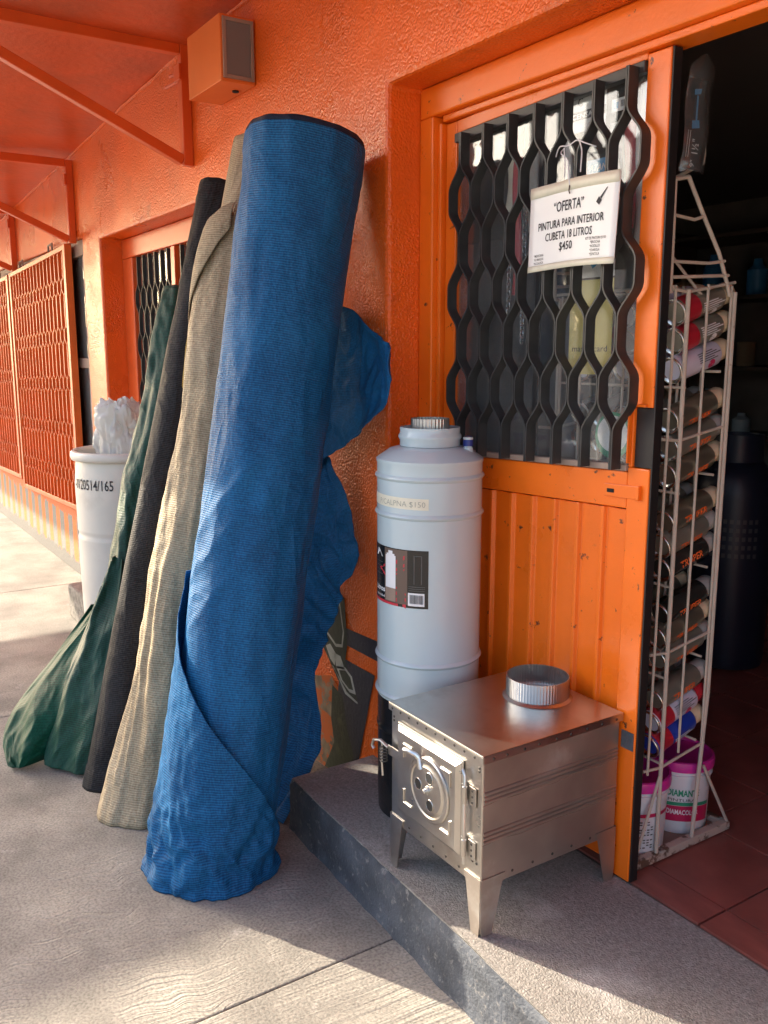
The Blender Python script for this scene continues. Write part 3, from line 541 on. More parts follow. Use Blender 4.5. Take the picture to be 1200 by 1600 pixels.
# wavy honeycomb strips used by the grilles: one strip is one object
def strip(xk, side, half, zs, z0, z1, y0, y1, flat, tr, th=0.004, shear=0.0, xr=0.0, n=7):
    pts = []
    def off(z):
        o = 0.0
        for c in zs:
            d = abs(z - c)
            o = max(o, 1 - ss(flat, flat + tr, d))
        return o
    zz = [z0, z1]
    for c in zs:
        for s in (-1, 1):
            for k in range(n + 1): zz.append(c + s * (flat + tr * k / n))
    zz = sorted(set(round(z, 5) for z in zz if z0 <= z <= z1))
    bm = NB(); P = []
    for z in zz: P.append(Vector((xk + side * (0.0028 + (half - 0.0056) * off(z)), 0, z)))
    rows = []
    for i, p in enumerate(P):
        t = (P[min(i + 1, len(P) - 1)] - P[max(i - 1, 0)]).normalized(); nn = Vector((t.z, 0, -t.x)) * th / 2
        rows.append([bm.verts.new((q.x, y, q.z + shear * (q.x - xr))) for q in (p - nn, p + nn) for y in (y0, y1)])
    for A, B in zip(rows, rows[1:]):
        for a, b in ((0, 1), (1, 3), (3, 2), (2, 0)): bm.faces.new((A[a], A[b], B[b], B[a]))
    bm.faces.new([rows[0][i] for i in (0, 1, 3, 2)]); bm.faces.new([rows[-1][i] for i in (0, 2, 3, 1)])
    return bm

# window behind the rolls
win = obj('window', NB() if False else (lambda b: (box(b, -5.098, -3.682, 1.575, 1.64, 1.975, 2.078), box(b, -5.098, -4.93, 1.577, 1.64, 0.852, 1.974), box(b, -3.80, -3.682, 1.577, 1.64, 0.852, 1.974), box(b, -4.925, -3.805, 1.578, 1.64, 0.852, 0.93), b)[-1])(NB()), M['steel_orange'], shop, bevel=0.004)
obj('mullion', bx(-4.315, -4.262, 1.572, 1.63, 0.932, 1.973), M['steel_orange'], win, bevel=0.003)
obj('pane', bx(-4.93, -4.315, 1.612, 1.617, 0.93, 1.975), M['glass_far'], win); obj('pane', bx(-4.262, -3.80, 1.612, 1.617, 0.93, 1.975), M['glass_far'], win)
for k in range(12):
    for s in (-1, 1):
        xk = -4.87 + 0.094 * k
        obj('grille_strip', strip(xk, s, 0.046, [1.75, 1.50, 1.25, 1.0], 0.935, 1.972, 1.583, 1.603, 0.02, 0.065, n=5), M['black_iron'], win, smooth=True)
# shop window behind the left-hand grilles
w2 = obj('window', (lambda b: (box(b, -9.298, -5.452, 1.470, 1.51, 2.03, 2.118), box(b, -9.298, -5.452, 1.470, 1.51, 0.442, 0.50), box(b, -5.52, -5.452, 1.472, 1.51, 0.502, 2.028), box(b, -7.50, -7.44, 1.472, 1.51, 0.502, 2.028), box(b, -9.298, -5.525, 1.474, 1.505, 1.37, 1.43), b)[-1])(NB()), M['trim'], shop, bevel=0.004)
obj('pane', bx(-9.29, -5.525, 1.486, 1.490, 0.5, 2.03), M['glass_far'], w2)
obj('pane_glare', bx(-9.28, -5.53, 1.494, 1.500, 0.5, 2.03), M['cap_grey'], w2)  # added grey sheet stands in for light reflected in the pane

# ------------------------------------------------------------------ left-hand security grilles
def grille_panel(xa, xb, zl, zr, label):
    t = thing('security_grille', label, 'grille', ((xa + xb) / 2, 1.44, 0.46), 'orange security grilles over the shop window')
    sh = (zr - zl) / (xb - xa); zf = lambda x, z: z + sh * (x - xb)
    def bar(name, x0, x1, y0, y1, z0, z1, m, shear=True):
        bm = bx(x0, x1, y0, y1, z0, z1)
        if shear:
            for v in bm.verts: v.co.z += sh * (v.co.x - xb)
        obj(name, bm, m, t, bevel=0.002)
    bar('stile', xb - 0.05, xb, 1.405, 1.448, 0.475, zr, M['grille_orange']); bar('stile', xa, xa + 0.045, 1.405, 1.448, 0.475, zr, M['grille_orange'])
    bar('rail', xa + 0.046, xb - 0.051, 1.407, 1.447, zr - 0.03, zr - 0.001, M['grille_orange']); bar('rail', xa + 0.046, xb - 0.051, 1.407, 1.447, 0.476, 0.505, M['grille_orange'])
    bar('back_sheet', xa + 0.046, xb - 0.051, 1.4485, 1.4525, 0.485, zr - 0.005, M['grille_back'])
    n = 16; p = (xb - xa - 0.10) / n
    for k in range(n):
        for s in (-1, 1):
            xk = xa + 0.05 + p * (k + 0.5)
            obj('grille_strip', strip(xk, s, p / 2 - 0.001, [1.87 - 0.295 * j for j in range(5)], 0.506, zr - 0.032, 1.412, 1.430, 0.018, 0.045, th=0.005, shear=sh, xr=xb, n=4), M['grille_orange'], t, smooth=True)
    for xx in (xa + 0.35, xb - 0.45):
        bm = NB(); tube(bm, [(xx - 0.05, 1.43, zf(xx, zr) - 0.003), (xx - 0.05, 1.43, zf(xx, zr) + 0.05), (xx + 0.05, 1.43, zf(xx, zr) + 0.055), (xx + 0.05, 1.43, zf(xx, zr) + 0.002)], 0.007, 6); obj('hanging_lug', bm, M['trim'], t)
    for xx in (xa + 0.25, xb - 0.25): obj('foot_tab', bx(xx - 0.05, xx + 0.05, 1.4475, 1.4555, 0.46, 0.475), M['grille_orange'], t)
grille_panel(-7.36, -5.665, 2.05, 2.105, 'orange honeycomb security grille nearest the white drum')
grille_panel(-9.15, -7.43, 2.00, 2.045, 'far orange honeycomb security grille at the left picture edge')

# speaker box
sp = thing('wall_speaker', 'orange wooden speaker box with grey mesh high on the wall', 'speaker', (-3.217, 1.39, 2.395))
obj('cabinet', bx(-3.37, -3.066, 1.325, 1.455, 2.395, 2.612), M['box_orange'], sp, bevel=0.003)
bm = NB()
for a in ((1.333, 1.345, 2.405, 2.602), (1.437, 1.449, 2.405, 2.602), (1.3455, 1.4365, 2.405, 2.417), (1.3455, 1.4365, 2.590, 2.602)): box(bm, -3.0655, -3.058, *a)
obj('trim_frame', bm, M['trim'], sp, bevel=0.001)
obj('speaker_mesh', bx(-3.0655, -3.061, 1.346, 1.436, 2.418, 2.589), M['speaker_grey'], sp)
bm = NB(); lathe(bm, [(0.012, 2.390), (0.012, 2.3945)], 16, (-3.16, 1.42, 0)); obj('bottom_hole_shade', bm, M['hole_shade'], sp)  # dark disc paints the shaded hole in the cabinet bottom

# ------------------------------------------------------------------ door
door = thing('shop_door', 'orange steel shop door with black honeycomb grille and glass', 'door', (-1.78, 1.62, S))
bm = NB(); box(bm, -2.212, -0.202, 1.565, 1.66, 2.122, 2.203); obj('lintel_frame', bm, M['door_orange'], door, bevel=0.005)
obj('lintel_bead', bx(-2.13, -0.21, 1.585, 1.655, 2.104, 2.1215), M['door_orange'], door, bevel=0.003)
bm = NB(); box(bm, -2.212, -2.150, 1.565, 1.66, S + 0.002, 2.121); box(bm, -2.1495, -2.134, 1.583, 1.66, S + 0.002, 2.103); obj('jamb', bm, M['door_orange'], door, bevel=0.004)
SHR, XR = 0.035, -1.75
def leaf(name, a, m, bev=0.003, par=None, shear=True):
    bm = bx(*a)
    if shear:
        for v in bm.verts: v.co.z += SHR * (v.co.x - XR)
    return obj(name, bm, m, par or door, bevel=bev)
obj('stile', bx(-2.131, -2.083, 1.600, 1.624, S + 0.006, 2.10), M['door_orange'], door, bevel=0.003)
stl = obj('stile', (lambda b: (box(b, -1.412, -1.348, 1.598, 1.624, 1.345, 2.10), box(b, -1.412, -1.400, 1.598, 1.624, 1.2055, 1.3445), box(b, -1.412, -1.348, 1.598, 1.624, S + 0.006, 1.205), b)[-1])(NB()), M['door_orange'], door, bevel=0.003)
obj('edge_plate', bx(-1.3478, -1.3430, 1.601, 1.627, S + 0.006, 2.10), M['edge_black'], door, bevel=0.001)
obj('lock_cutout_shade', bx(-1.3995, -1.3482, 1.606, 1.623, 1.207, 1.343), M['edge_black'], door)  # black block paints the dark opening where the lock fits
bm = NB(); box(bm, -1.4085, -1.4045, 1.586, 1.5975, 1.215, 1.35); box(bm, -1.404, -1.362, 1.590, 1.5975, 1.346, 1.352); obj('lock_guard', bm, M['door_orange'], door, bevel=0.001)
leaf('top_rail', (-2.082, -1.413, 1.600, 1.624, 2.078, 2.112), M['door_orange'])
leaf('mid_rail', (-2.082, -1.413, 1.600, 1.624, 1.095, 1.182), M['door_orange'])
leaf('bottom_rail', (-2.082, -1.413, 1.600, 1.624, S + 0.02, 0.235), M['door_orange'])
leaf('window_bar', (-2.082, -1.413, 1.590, 1.612, 2.052, 2.076), M['black_iron'], 0.002)
leaf('window_sill', (-2.082, -1.413, 1.592, 1.612, 1.184, 1.199), M['trim'], 0.002)
nb = 8; pw = (2.081 - 1.414) / nb
for k in range(nb):
    x0 = -2.081 + pw * k
    bm = NB(); zt_ = 1.094 + SHR * (x0 + pw / 2 - XR) - 0.003
    prism(bm, [(x0 + 0.001, 1.622), (x0 + 0.001, 1.603), (x0 + 0.012, 1.603), (x0 + 0.017, 1.614), (x0 + pw - 0.0015, 1.614), (x0 + pw - 0.0015, 1.622)], lambda a, b: Vector((a, b, 0.237)), lambda a, b: Vector((a, b, zt_)))
    obj('panel_board', bm, M['door_orange'], door, bevel=0.002)
leaf('pane', (-2.082, -1.760, 1.614, 1.617, 1.184, 2.075), M['glass'], 0); leaf('pane', (-1.744, -1.413, 1.614, 1.617, 1.184, 2.075), M['glass'], 0)
leaf('glazing_bar', (-1.7598, -1.7442, 1.6125, 1.6225, 1.186, 2.074), M['black_iron'], 0.001)
for k in range(7):
    for s in (-1, 1):
        xk = -2.017 + 0.0975 * k
        zt = 2.082 if k < 6 else 2.085
        obj('grille_strip', strip(xk, s, 0.0487, [1.889, 1.632, 1.372], 1.188, zt - 0.02, 1.559, 1.5895, 0.024, 0.072, th=0.0042, shear=SHR, xr=XR, n=8), M['black_iron'], door, smooth=True)
# hasp
hs = leaf('hasp', (-1.480, -1.378, 1.594, 1.5995, 1.120, 1.150), M['door_orange'], 0.001)
leaf('hasp_knuckle', (-1.3775, -1.368, 1.588, 1.5995, 1.118, 1.152), M['door_orange'], 0.002, hs)
leaf('hasp_slot', (-1.468, -1.447, 1.5925, 1.5938, 1.130, 1.139), M['hole_shade'], 0, hs)
# grey paint mark low on the right stile
obj('paint_mark', bx(-1.390, -1.352, 1.5965, 1.5978, 0.52, 0.565), M['step_front'], door)

# ------------------------------------------------------------------ sign hung on the door grille
YS = 1.548
def sp_(a, b, e=0.0):                       # sheet coordinates (0..1) to the hanging, slightly curled card
    x = -1.717 + 0.291 * a; z = 1.664 + 0.196 * b
    return Vector((x + 0.004 * (b - 1), YS + 0.004 * math.sin(a * 5 + 1) - 0.006 * (1 - b) * a - e, z + 0.004 * math.sin(a * 3)))
card = thing('price_sign', 'white price card tied with string to the black door grille', 'sign', (-1.57, YS, 1.66))
bm = NB(); sheet(bm, lambda s, t: sp_(s, t), 16, 10); obj('card', bm, M['paper'], card, solid=0.002)
bm = NB(); sheet(bm, lambda s, t: sp_(s, 0.875 + 0.13 * t, 0.0018 + 0.001 * math.sin(s * 14)), 16, 2); obj('tape_strip', bm, M['tape_cream'], card, solid=0.0008)
bm = NB(); sheet(bm, lambda s, t: sp_(s, -0.01 + 0.075 * t, 0.0018), 16, 2); obj('tape_strip', bm, M['tape_cream'], card, solid=0.0008)
bm = NB()
def on_card(a0, b0): return lambda x, y: sp_(a0 + x / 0.291, b0 + y / 0.196, 0.0022)
text(bm, '\u201cOFERTA\u201d', 0.033, on_card(0.47, 0.655), 0.012, width=0.104)
text(bm, 'PINTURA PARA INTERIOR', 0.026, on_card(0.49, 0.475), 0.010, width=0.222)
text(bm, 'CUBETA 18 LITROS', 0.026, on_card(0.48, 0.335), 0.010, width=0.162)
text(bm, '$450', 0.027, on_card(0.46, 0.200), 0.010, width=0.046)
obj('lettering', bm, M['ink'], card)
bm = NB()
for i, s in enumerate(('KIT DE PINTURA $150', '*BROCHA', '*RODILLO', '*CHAROLA', '*ESPATULA')):
    text(bm, s, 0.0085, on_card(0.80, 0.275 - 0.045 * i), 0.006, width=0.062 if i == 0 else 0.031)
obj('small_print', bm, M['ink'], card)
bm = NB()
for i, s in enumerate(('*MEXICANA', '*NO MANCHA', '*NO SALPICA')): text(bm, s, 0.0085, on_card(0.13, 0.165 - 0.045 * i), 0.006, width=0.034)
obj('small_print', bm, M['ink'], card)
bm = NB()
f = on_card(0.83, 0.73)
for p in ([(-0.014, -0.008), (-0.004, -0.016), (0.003, -0.006), (-0.006, 0.003)], [(-0.003, 0.001), (0.001, -0.0035), (0.018, 0.020), (0.0165, 0.021)]): bm.faces.new([bm.verts.new(f(*q)) for q in p])
obj('brush_mark', bm, M['ink'], card)
bm = NB()
for pts in ([(-1.63, 1.575, 1.945), (-1.625, 1.557, 1.93), (-1.60, 1.555, 1.91), (-1.585, 1.545, 1.875), (-1.578, 1.545, 1.842)],
            [(-1.66, 1.575, 1.93), (-1.63, 1.557, 1.945), (-1.60, 1.556, 1.942), (-1.575, 1.557, 1.95), (-1.55, 1.558, 1.94), (-1.53, 1.575, 1.93)],
            [(-1.565, 1.557, 1.945), (-1.552, 1.552, 1.92), (-1.548, 1.546, 1.875)], [(-1.615, 1.557, 1.94), (-1.605, 1.552, 1.90), (-1.60, 1.546, 1.87)]):
    V = [Vector(p) for p in pts]; tube(bm, [cr(V, i / 14) for i in range(15)], 0.0016, 6)
obj('string', bm, M['string'], card, smooth=True)
bm = NB(); tube(bm, [(-1.578, 1.543, 1.850), (-1.578, 1.541, 1.838), (-1.575, 1.541, 1.831)], 0.0015, 6); obj('wire_hook', bm, M['rivet'], card)

# stickers and posters behind / on the door glass
YG = 1.620
def flat(name, label, cat, x0, x1, z0, z1, m, y=YG, group=None):
    return tag(obj(name, bx(x0, x1, y, y + 0.0012, z0, z1), m), label, cat, group)
def decal(par, name, m, polys=(), texts=(), y=YG):
    bm = NB()
    for p in polys: bm.faces.new([bm.verts.new((a, y - 0.0006, b)) for a, b in p])
    for (s, size, x, z, w, b) in texts: text(bm, s, size, lambda a, c: Vector((x + a, y - 0.0006, z + c)), b, width=w)
    return obj(name, bm, m, par)
def rect(a, b, c, d): return [(a, c), (b, c), (b, d), (a, d)]
o = flat('notice_sticker', 'white census sticker with black banner at top of door glass', 'sticker', -1.665, -1.548, 1.985, 2.075, M['print_white'])
decal(o, 'banner', M['ink'], [rect(-1.664, -1.549, 2.012, 2.032)], [('C', 0.028, -1.630, 2.043, 0.016, 0.02)])
bm = NB(); text(bm, 'CENSADO', 0.016, lambda a, c: Vector((-1.606 + a, YG - 0.001, 2.016 + c)), 0.02, width=0.098); obj('lettering', bm, M['print_white'], o)
o = flat('barcode_sticker', 'small white sticker with blue logo and barcode on door glass', 'sticker', -1.530, -1.470, 2.008, 2.036, M['print_white'])
decal(o, 'logo', M['print_blue'], [rect(-1.525, -1.510, 2.014, 2.028)]); decal(o, 'barcode', M['print_grey'], [rect(-1.503 + 0.004 * i, -1.5008 + 0.004 * i, 2.016, 2.030) for i in range(7)])
o = flat('brand_sticker', 'blue sticker with white slanted lettering above the price card', 'sticker', -1.600, -1.510, 1.875, 1.915, M['print_blue'])
bm = NB(); text(bm, 'ATANKE', 0.020, lambda a, c: Vector((-1.555 + a, YG - 0.0006, 1.889 + c)), 0.02, width=0.078, shear=0.25); obj('lettering', bm, M['print_white'], o)
o = flat('card_poster', 'yellow card-payment poster behind the door glass', 'poster', -1.640, -1.500, 1.415, 1.640, M['yellow'])
decal(o, 'lettering', M['ink'], (), [('mastercard', 0.021, -1.570, 1.470, 0.115, 0.0), ('ACEPTAMOS', 0.008, -1.575, 1.565, 0.04, 0.0)])
o = flat('white_leaflet', 'white leaflet with blue corner above the yellow poster', 'leaflet', -1.640, -1.500, 1.645, 1.700, M['print_white'])
decal(o, 'blue_corner', M['print_blue'], [[(-1.59, 1.70), (-1.51, 1.70), (-1.57, 1.665)]])
bm = NB(); lathe(bm, [(0.056, 0), (0.056, 0.0012)], 36); bmesh.ops.rotate(bm, verts=bm.verts, matrix=Matrix.Rotation(R(90), 3, 'X')); bmesh.ops.translate(bm, verts=bm.verts, vec=(-1.483, YG + 0.0012, 1.272))
o = tag(obj('round_sticker', bm, M['print_green']), 'round white sticker with green rim low on door glass', 'sticker')
bm = NB(); bm.faces.new([bm.verts.new((-1.483 + 0.048 * math.cos(a), YG - 0.0006, 1.276 + 0.044 * math.sin(a))) for a in [2 * PI * i / 30 for i in range(30)]]); obj('white_disc', bm, M['print_white'], o)
# wares hung behind the glass; white strips paint its bright reflection and white frame
wares = [(-1.690, -1.668, 1.72, 2.06, 'print_white'), (-1.545, -1.515, 1.73, 1.99, 'paper'), (-1.465, -1.435, 1.70, 2.06, 'print_white'), (-1.60, -1.565, 1.73, 1.86, 'core'), (-1.88, -1.855, 1.62, 2.05, 'red'), (-1.93, -1.90, 1.82, 2.06, 'tape_cream'), (-1.84, -1.80, 1.78, 2.06, 'cap_grey'), (-1.50, -1.468, 1.75, 2.0, 'can_red')]
nm = ['white', 'grey-white', 'narrow white', 'brown card', 'dark red', 'cream', 'grey', 'red']
for (a, b, c, d, m), n_ in zip(wares, nm):
    bm = NB(); y = 1.640 + 0.02 * random.random()
    sheet(bm, lambda s, t: Vector((a + (b - a) * s, y + 0.006 * math.sin(t * 7 + a * 30), c + (d - c) * t)), 3, 12)
    tag(obj('ware_glare_strip', bm, M[m], solid=0.008), '%s hanging strip seen behind the door glass' % n_, 'package', 'packages hung behind the door glass')
for i, (x, z0) in enumerate(((-1.965, 1.45), (-1.905, 1.50), (-1.845, 1.40))):
    bm = NB(); z = z0; k = 0
    while z < 1.98:
        ax = Vector((1, 0, 0)) if k % 2 else Vector((0, 1, 0))
        tube(bm, [Vector((x, 1.70, z)) + ax * 0.006 * math.cos(a) + Vector((0, 0, 0.011 * math.sin(a))) for a in [2 * PI * j / 10 for j in range(10)]], 0.002, 5, True)
        z += 0.0165; k += 1
    tag(obj('hanging_chain', bm, M['chrome'], smooth=True), 'steel link chain hanging behind the glass, %s from the hinge side' % ('first', 'second', 'third')[i], 'chain', 'chains behind the door glass')

# ------------------------------------------------------------------ rolls of shade net
def uvroll(r, Lz): return lambda s, t: (s * 2 * PI * r, t * Lz)
def rollpt(B, T, r, phi, v, dr=0.0):
    ax = T - B; c = B + ax * v; d = Vector((math.cos(phi), math.sin(phi), 0)); rr = r + dr
    p = c + d * rr; p.z -= ss(0.0, 0.35, v) * (ax.x * d.x + ax.y * d.y) / ax.z * rr
    return p
def make_roll(name, label, B, T, r, m, disp, mband=None, band=0.992, nphi=120, nv=220):
    B, T = Vector(B), Vector(T); t = thing(name, label, 'fabric roll', tuple(B), 'rolls of shade net leaning on the wall')
    Lz = (T - B).length
    bm = NB(); V = sheet(bm, lambda s, v: rollpt(B, T, r, 2 * PI * s, v * band, disp(2 * PI * s, v * band)), nphi, nv, uvroll(r, Lz), True)
    bm.faces.new(V[0][::-1])
    obj('net_roll', bm, m, t, smooth=False)
    # wound end: stepped layers and cardboard core
    bm = NB()
    def endpt(s, q):
        lay = [(1.0, band), (1.001, 0.996), (0.985, 1.0), (0.93, 1.001), (0.90, 0.998), (0.80, 1.0), (0.76, 0.997), (0.62, 1.0), (0.45, 0.999), (0.30, 0.999)]
        x = q * (len(lay) - 1); i = min(int(x), len(lay) - 2); f = x - i
        k, v = lay[i][0] * (1 - f) + lay[i + 1][0] * f, lay[i][1] * (1 - f) + lay[i + 1][1] * f
        ph = 2 * PI * s
        return rollpt(B, T, r * k, ph, v + 0.0015 * nz(math.cos(ph) * 3, math.sin(ph) * 3, 8), disp(ph, band) * max(0, 1 - 2 * q))
    sheet(bm, endpt, nphi, 36, uvroll(r, 0.2), True); obj('wound_end', bm, mband or m, t)
    ax = (T - B).normalized(); bm = NB(); tube(bm, [T - ax * 0.05, T + ax * 0.012], r * 0.29, 20); obj('cardboard_core', bm, M['core'], t, smooth=True)
    return t, B, T
def wrap(par, name, B, T, r, m, fn, nu, nv, Lz=2.0, solid=0.003):
    """loose layer: fn(s,t)->(phi,v,dr)"""
    bm = NB(); sheet(bm, lambda s, t: rollpt(B, T, r, *fn(s, t)), nu, nv, lambda s, t: (fn(s, t)[0] * r, fn(s, t)[1] * Lz))
    return obj(name, bm, m, par, solid=solid)

# blue roll
def dblue(ph, v):
    d = 0.004 * nz(math.cos(ph) * 2, math.sin(ph) * 2, v * 7) + 0.0022 * nz(math.cos(ph) * 5, math.sin(ph) * 5, v * 16 + 3)
    for (v0, sl, a) in ((0.80, 0.02, 0.0022), (0.955, 0.01, 0.003), (0.925, 0.015, 0.002)):      # wound edges
        d += a * ss(v0 - 0.003, v0 + 0.003, v + sl * math.sin(ph))
    for (v0, sl, a) in ((0.53, 0.10, 0.004), (0.47, 0.09, 0.003), (0.40, 0.12, 0.003), (0.62, -0.05, 0.002)):  # diagonal pulls
        x = (v - v0 - sl * math.sin(ph + 0.9)) / 0.012; d += a * math.exp(-x * x) * ss(-0.4, 0.6, math.cos(ph + 0.5))
    d += 0.016 * (0.22 - abs(nz(math.cos(ph) * 1.6 + v * 2.5, math.sin(ph) * 1.6 - v * 2.0, v * 4.2 + 11))) * ss(-0.2, 0.5, 0.75 - v) + 0.006 * (0.25 - abs(nz(math.cos(ph) * 3 + v * 5, math.sin(ph) * 3, v * 9 + 40)))
    return d + 0.004 * (1 - ss(0, 0.12, v))
blue, B, T = make_roll('fabric_roll', 'large blue shade net roll leaning on the wall in front', (-2.255, 0.875, 0.0), (-2.335, 1.262, 2.060), 0.160, M['blue'], dblue, M['blue_dark'])
def wrap_blue(s, t):
    v = 0.0005 + 0.40 * t; end = -2.15 + 3.05 * (1 - ss(0.0, 1.0, t)) ** 0.9
    ph = -4.3 + (end + 4.3) * s; edge = ss(0.80, 1.0, s)
    left = math.exp(-((ph + 2.35) / 0.55) ** 2)
    dr = 0.014 + 0.008 * edge + 0.026 * (1 - t) * left + 0.003 * (1 - ss(0, 0.35, t)) + 0.016 * (1 - ss(0.1, 0.5, t)) * (0.3 - abs(nz(ph * 1.7 + v * 6, v * 18 - ph, 3))) + 0.012 * (1 - ss(0.05, 0.45, t)) * nz(ph * 3.1, v * 30, 13) + 0.004 * nz(ph * 2, v * 12, 9) + 0.003 * nz(ph * 7, v * 44, 2)
    dr += 0.020 * (1 - ss(0.12, 0.42, t)) * (0.22 - abs(nz(ph * 2.4 - v * 9, v * 26 + ph * 2, 51))) + 0.012 * (1 - ss(0.1, 0.4, t)) * (0.22 - abs(nz(ph * 5 + v * 12, v * 48, 8)))
    return ph, v, max(dr, 0.006)
wrap(blue, 'loose_layer', B, T, 0.160, M['blue_loose'], wrap_blue, 150, 150)
def patch(par, name, rows, m, nu, nv, amp=0.008, freq=9.0, seed=0.0, thick=0.003, scale=1.0):
    Rw = [[Vector(p) for p in r] for r in rows]
    def fn(s, t):
        p = lin([lin(r, s) for r in Rw], t)
        k = amp * (2.2 * (0.25 - abs(nz(p.x * freq + p.z * 3 + seed, p.z * freq * 0.55, seed))) + 1.2 * (0.25 - abs(nz(p.x * freq * 2.1, p.z * freq * 1.3 + p.x * 4, seed + 5))) + 0.5 * nz(p.x * freq, p.z * freq, seed))
        return p + Vector((0.3 * k, -abs(k) if name == 'loose_flap' else k, 0))
    w = sum((Rw[0][i + 1] - Rw[0][i]).length for i in range(len(Rw[0]) - 1)); h = sum((Rw[i + 1][0] - Rw[i][0]).length for i in range(len(Rw) - 1))
    bm = NB(); sheet(bm, fn, nu, nv, lambda s, t: (s * w, t * h)); return obj(name, bm, m, par, solid=thick)
patch(blue, 'loose_flap', [[(-2.45, 1.37, 1.63), (-2.31, 1.40, 1.592), (-2.22, 1.41, 1.53), (-2.06, 1.38, 1.480)], [(-2.48, 1.35, 1.45), (-2.32, 1.39, 1.455), (-2.19, 1.41, 1.43), (-2.062, 1.37, 1.41)], [(-2.52, 1.34, 1.30), (-2.36, 1.38, 1.30), (-2.21, 1.405, 1.32), (-2.088, 1.38, 1.325)], [(-2.52, 1.34, 1.06), (-2.45, 1.37, 1.13), (-2.32, 1.395, 1.20), (-2.20, 1.385, 1.262)]], M['blue'], 70, 70, 0.020, 8)
patch(blue, 'loose_flap', [[(-2.60, 1.33, 1.20), (-2.50, 1.37, 1.17), (-2.43, 1.40, 1.14)], [(-2.60, 1.33, 1.0), (-2.45, 1.38, 0.99), (-2.336, 1.40, 0.98)], [(-2.62, 1.32, 0.85), (-2.46, 1.37, 0.86), (-2.288, 1.40, 0.85)], [(-2.62, 1.31, 0.65), (-2.50, 1.36, 0.67), (-2.38, 1.40, 0.70)], [(-2.70, 1.27, 0.42), (-2.60, 1.34, 0.41), (-2.52, 1.38, 0.41)], [(-2.68, 1.20, 0.20), (-2.55, 1.27, 0.20), (-2.40, 1.32, 0.19)], [(-2.66, 1.10, 0.008), (-2.50, 1.13, 0.008), (-2.335, 1.15, 0.008)]], M['blue'], 50, 120, 0.026, 7, 3.0)

# beige roll
def dbeige(ph, v): return 0.004 * nz(math.cos(ph) * 2, math.sin(ph) * 2, v * 8 + 20) + 0.002 * nz(math.cos(ph) * 5, math.sin(ph) * 5, v * 22)
beige, B, T = make_roll('fabric_roll', 'beige shade net roll with a loose fold between the blue and black rolls', (-2.66, 0.80, 0.0), (-2.79, 1.345, 2.130), 0.092, M['beige'], dbeige, nphi=72)
def wrap_beige(s, t):
    ph = -4.4 + 4.7 * s
    vt = 0.80 + 0.085 * ss(-3.4, -0.6, ph)
    v = 0.0005 + (vt - 0.0005) * t
    sil = math.exp(-((ph + 2.2) / 0.8) ** 2)
    dr = 0.010 + 0.022 * sil * ss(0.55, 0.9, t) + 0.020 * sil * (1 - ss(0, 0.35, t)) + 0.010 * nz(ph * 1.6, v * 9, 31) + 0.007 * math.sin(ph * 2.6 + v * 17) + 0.022 * (0.25 - abs(nz(ph * 2.4 + 1.5 * v, v * 3.2, 17))) * (1 - ss(0.35, 0.9, t)) + 0.008 * (0.25 - abs(nz(ph * 3, v * 14 + ph, 5))) + 0.004 * nz(ph * 4, v * 24, 7) + 0.010 * (1 - ss(0, 0.06, t))
    return ph, v, max(dr, 0.004)
wrap(beige, 'loose_layer', B, T, 0.092, M['beige'], wrap_beige, 70, 120)
def wrap_edge(s, t):
    ph = -2.75 + 1.9 * s; vt = 0.812 + 0.085 * ss(-3.4, -0.6, ph); v = vt - 0.15 * (1 - t) * (1 - 0.75 * s)
    sil = math.exp(-((ph + 2.2) / 0.8) ** 2)
    return ph, v, 0.020 + 0.026 * sil + 0.008 * math.sin(t * PI) + 0.003 * nz(ph * 5, v * 20, 2)
def wrap_under(s, t):
    ph = -2.95 + 0.55 * s; v = 0.60 + 0.17 * t + 0.03 * s
    return ph, v, 0.036 + 0.012 * math.sin(PI * t) + 0.004 * nz(ph * 6, v * 30, 6)
wrap(beige, 'ochre_edge', B, T, 0.092, M['ochre'], wrap_under, 10, 26)
wrap(beige, 'turned_fold', B, T, 0.092, M['beige'], wrap_edge, 30, 20)
# black roll
def dblack(ph, v): return 0.0025 * nz(math.cos(ph) * 2, math.sin(ph) * 2, v * 9 + 50) + 0.0012 * nz(math.cos(ph) * 6, math.sin(ph) * 6, v * 30) + (0.003 if v < 0.03 else 0) + 0.002 * ss(0.963, 0.968, v) - 0.002 * ss(0.975, 0.979, v)
black, B, T = make_roll('fabric_roll', 'slim black shade net roll standing between the beige and green nets', (-2.93, 0.765, 0.0), (-3.165, 1.362, 2.055), 0.083, M['black_net'], dblack, nphi=64)
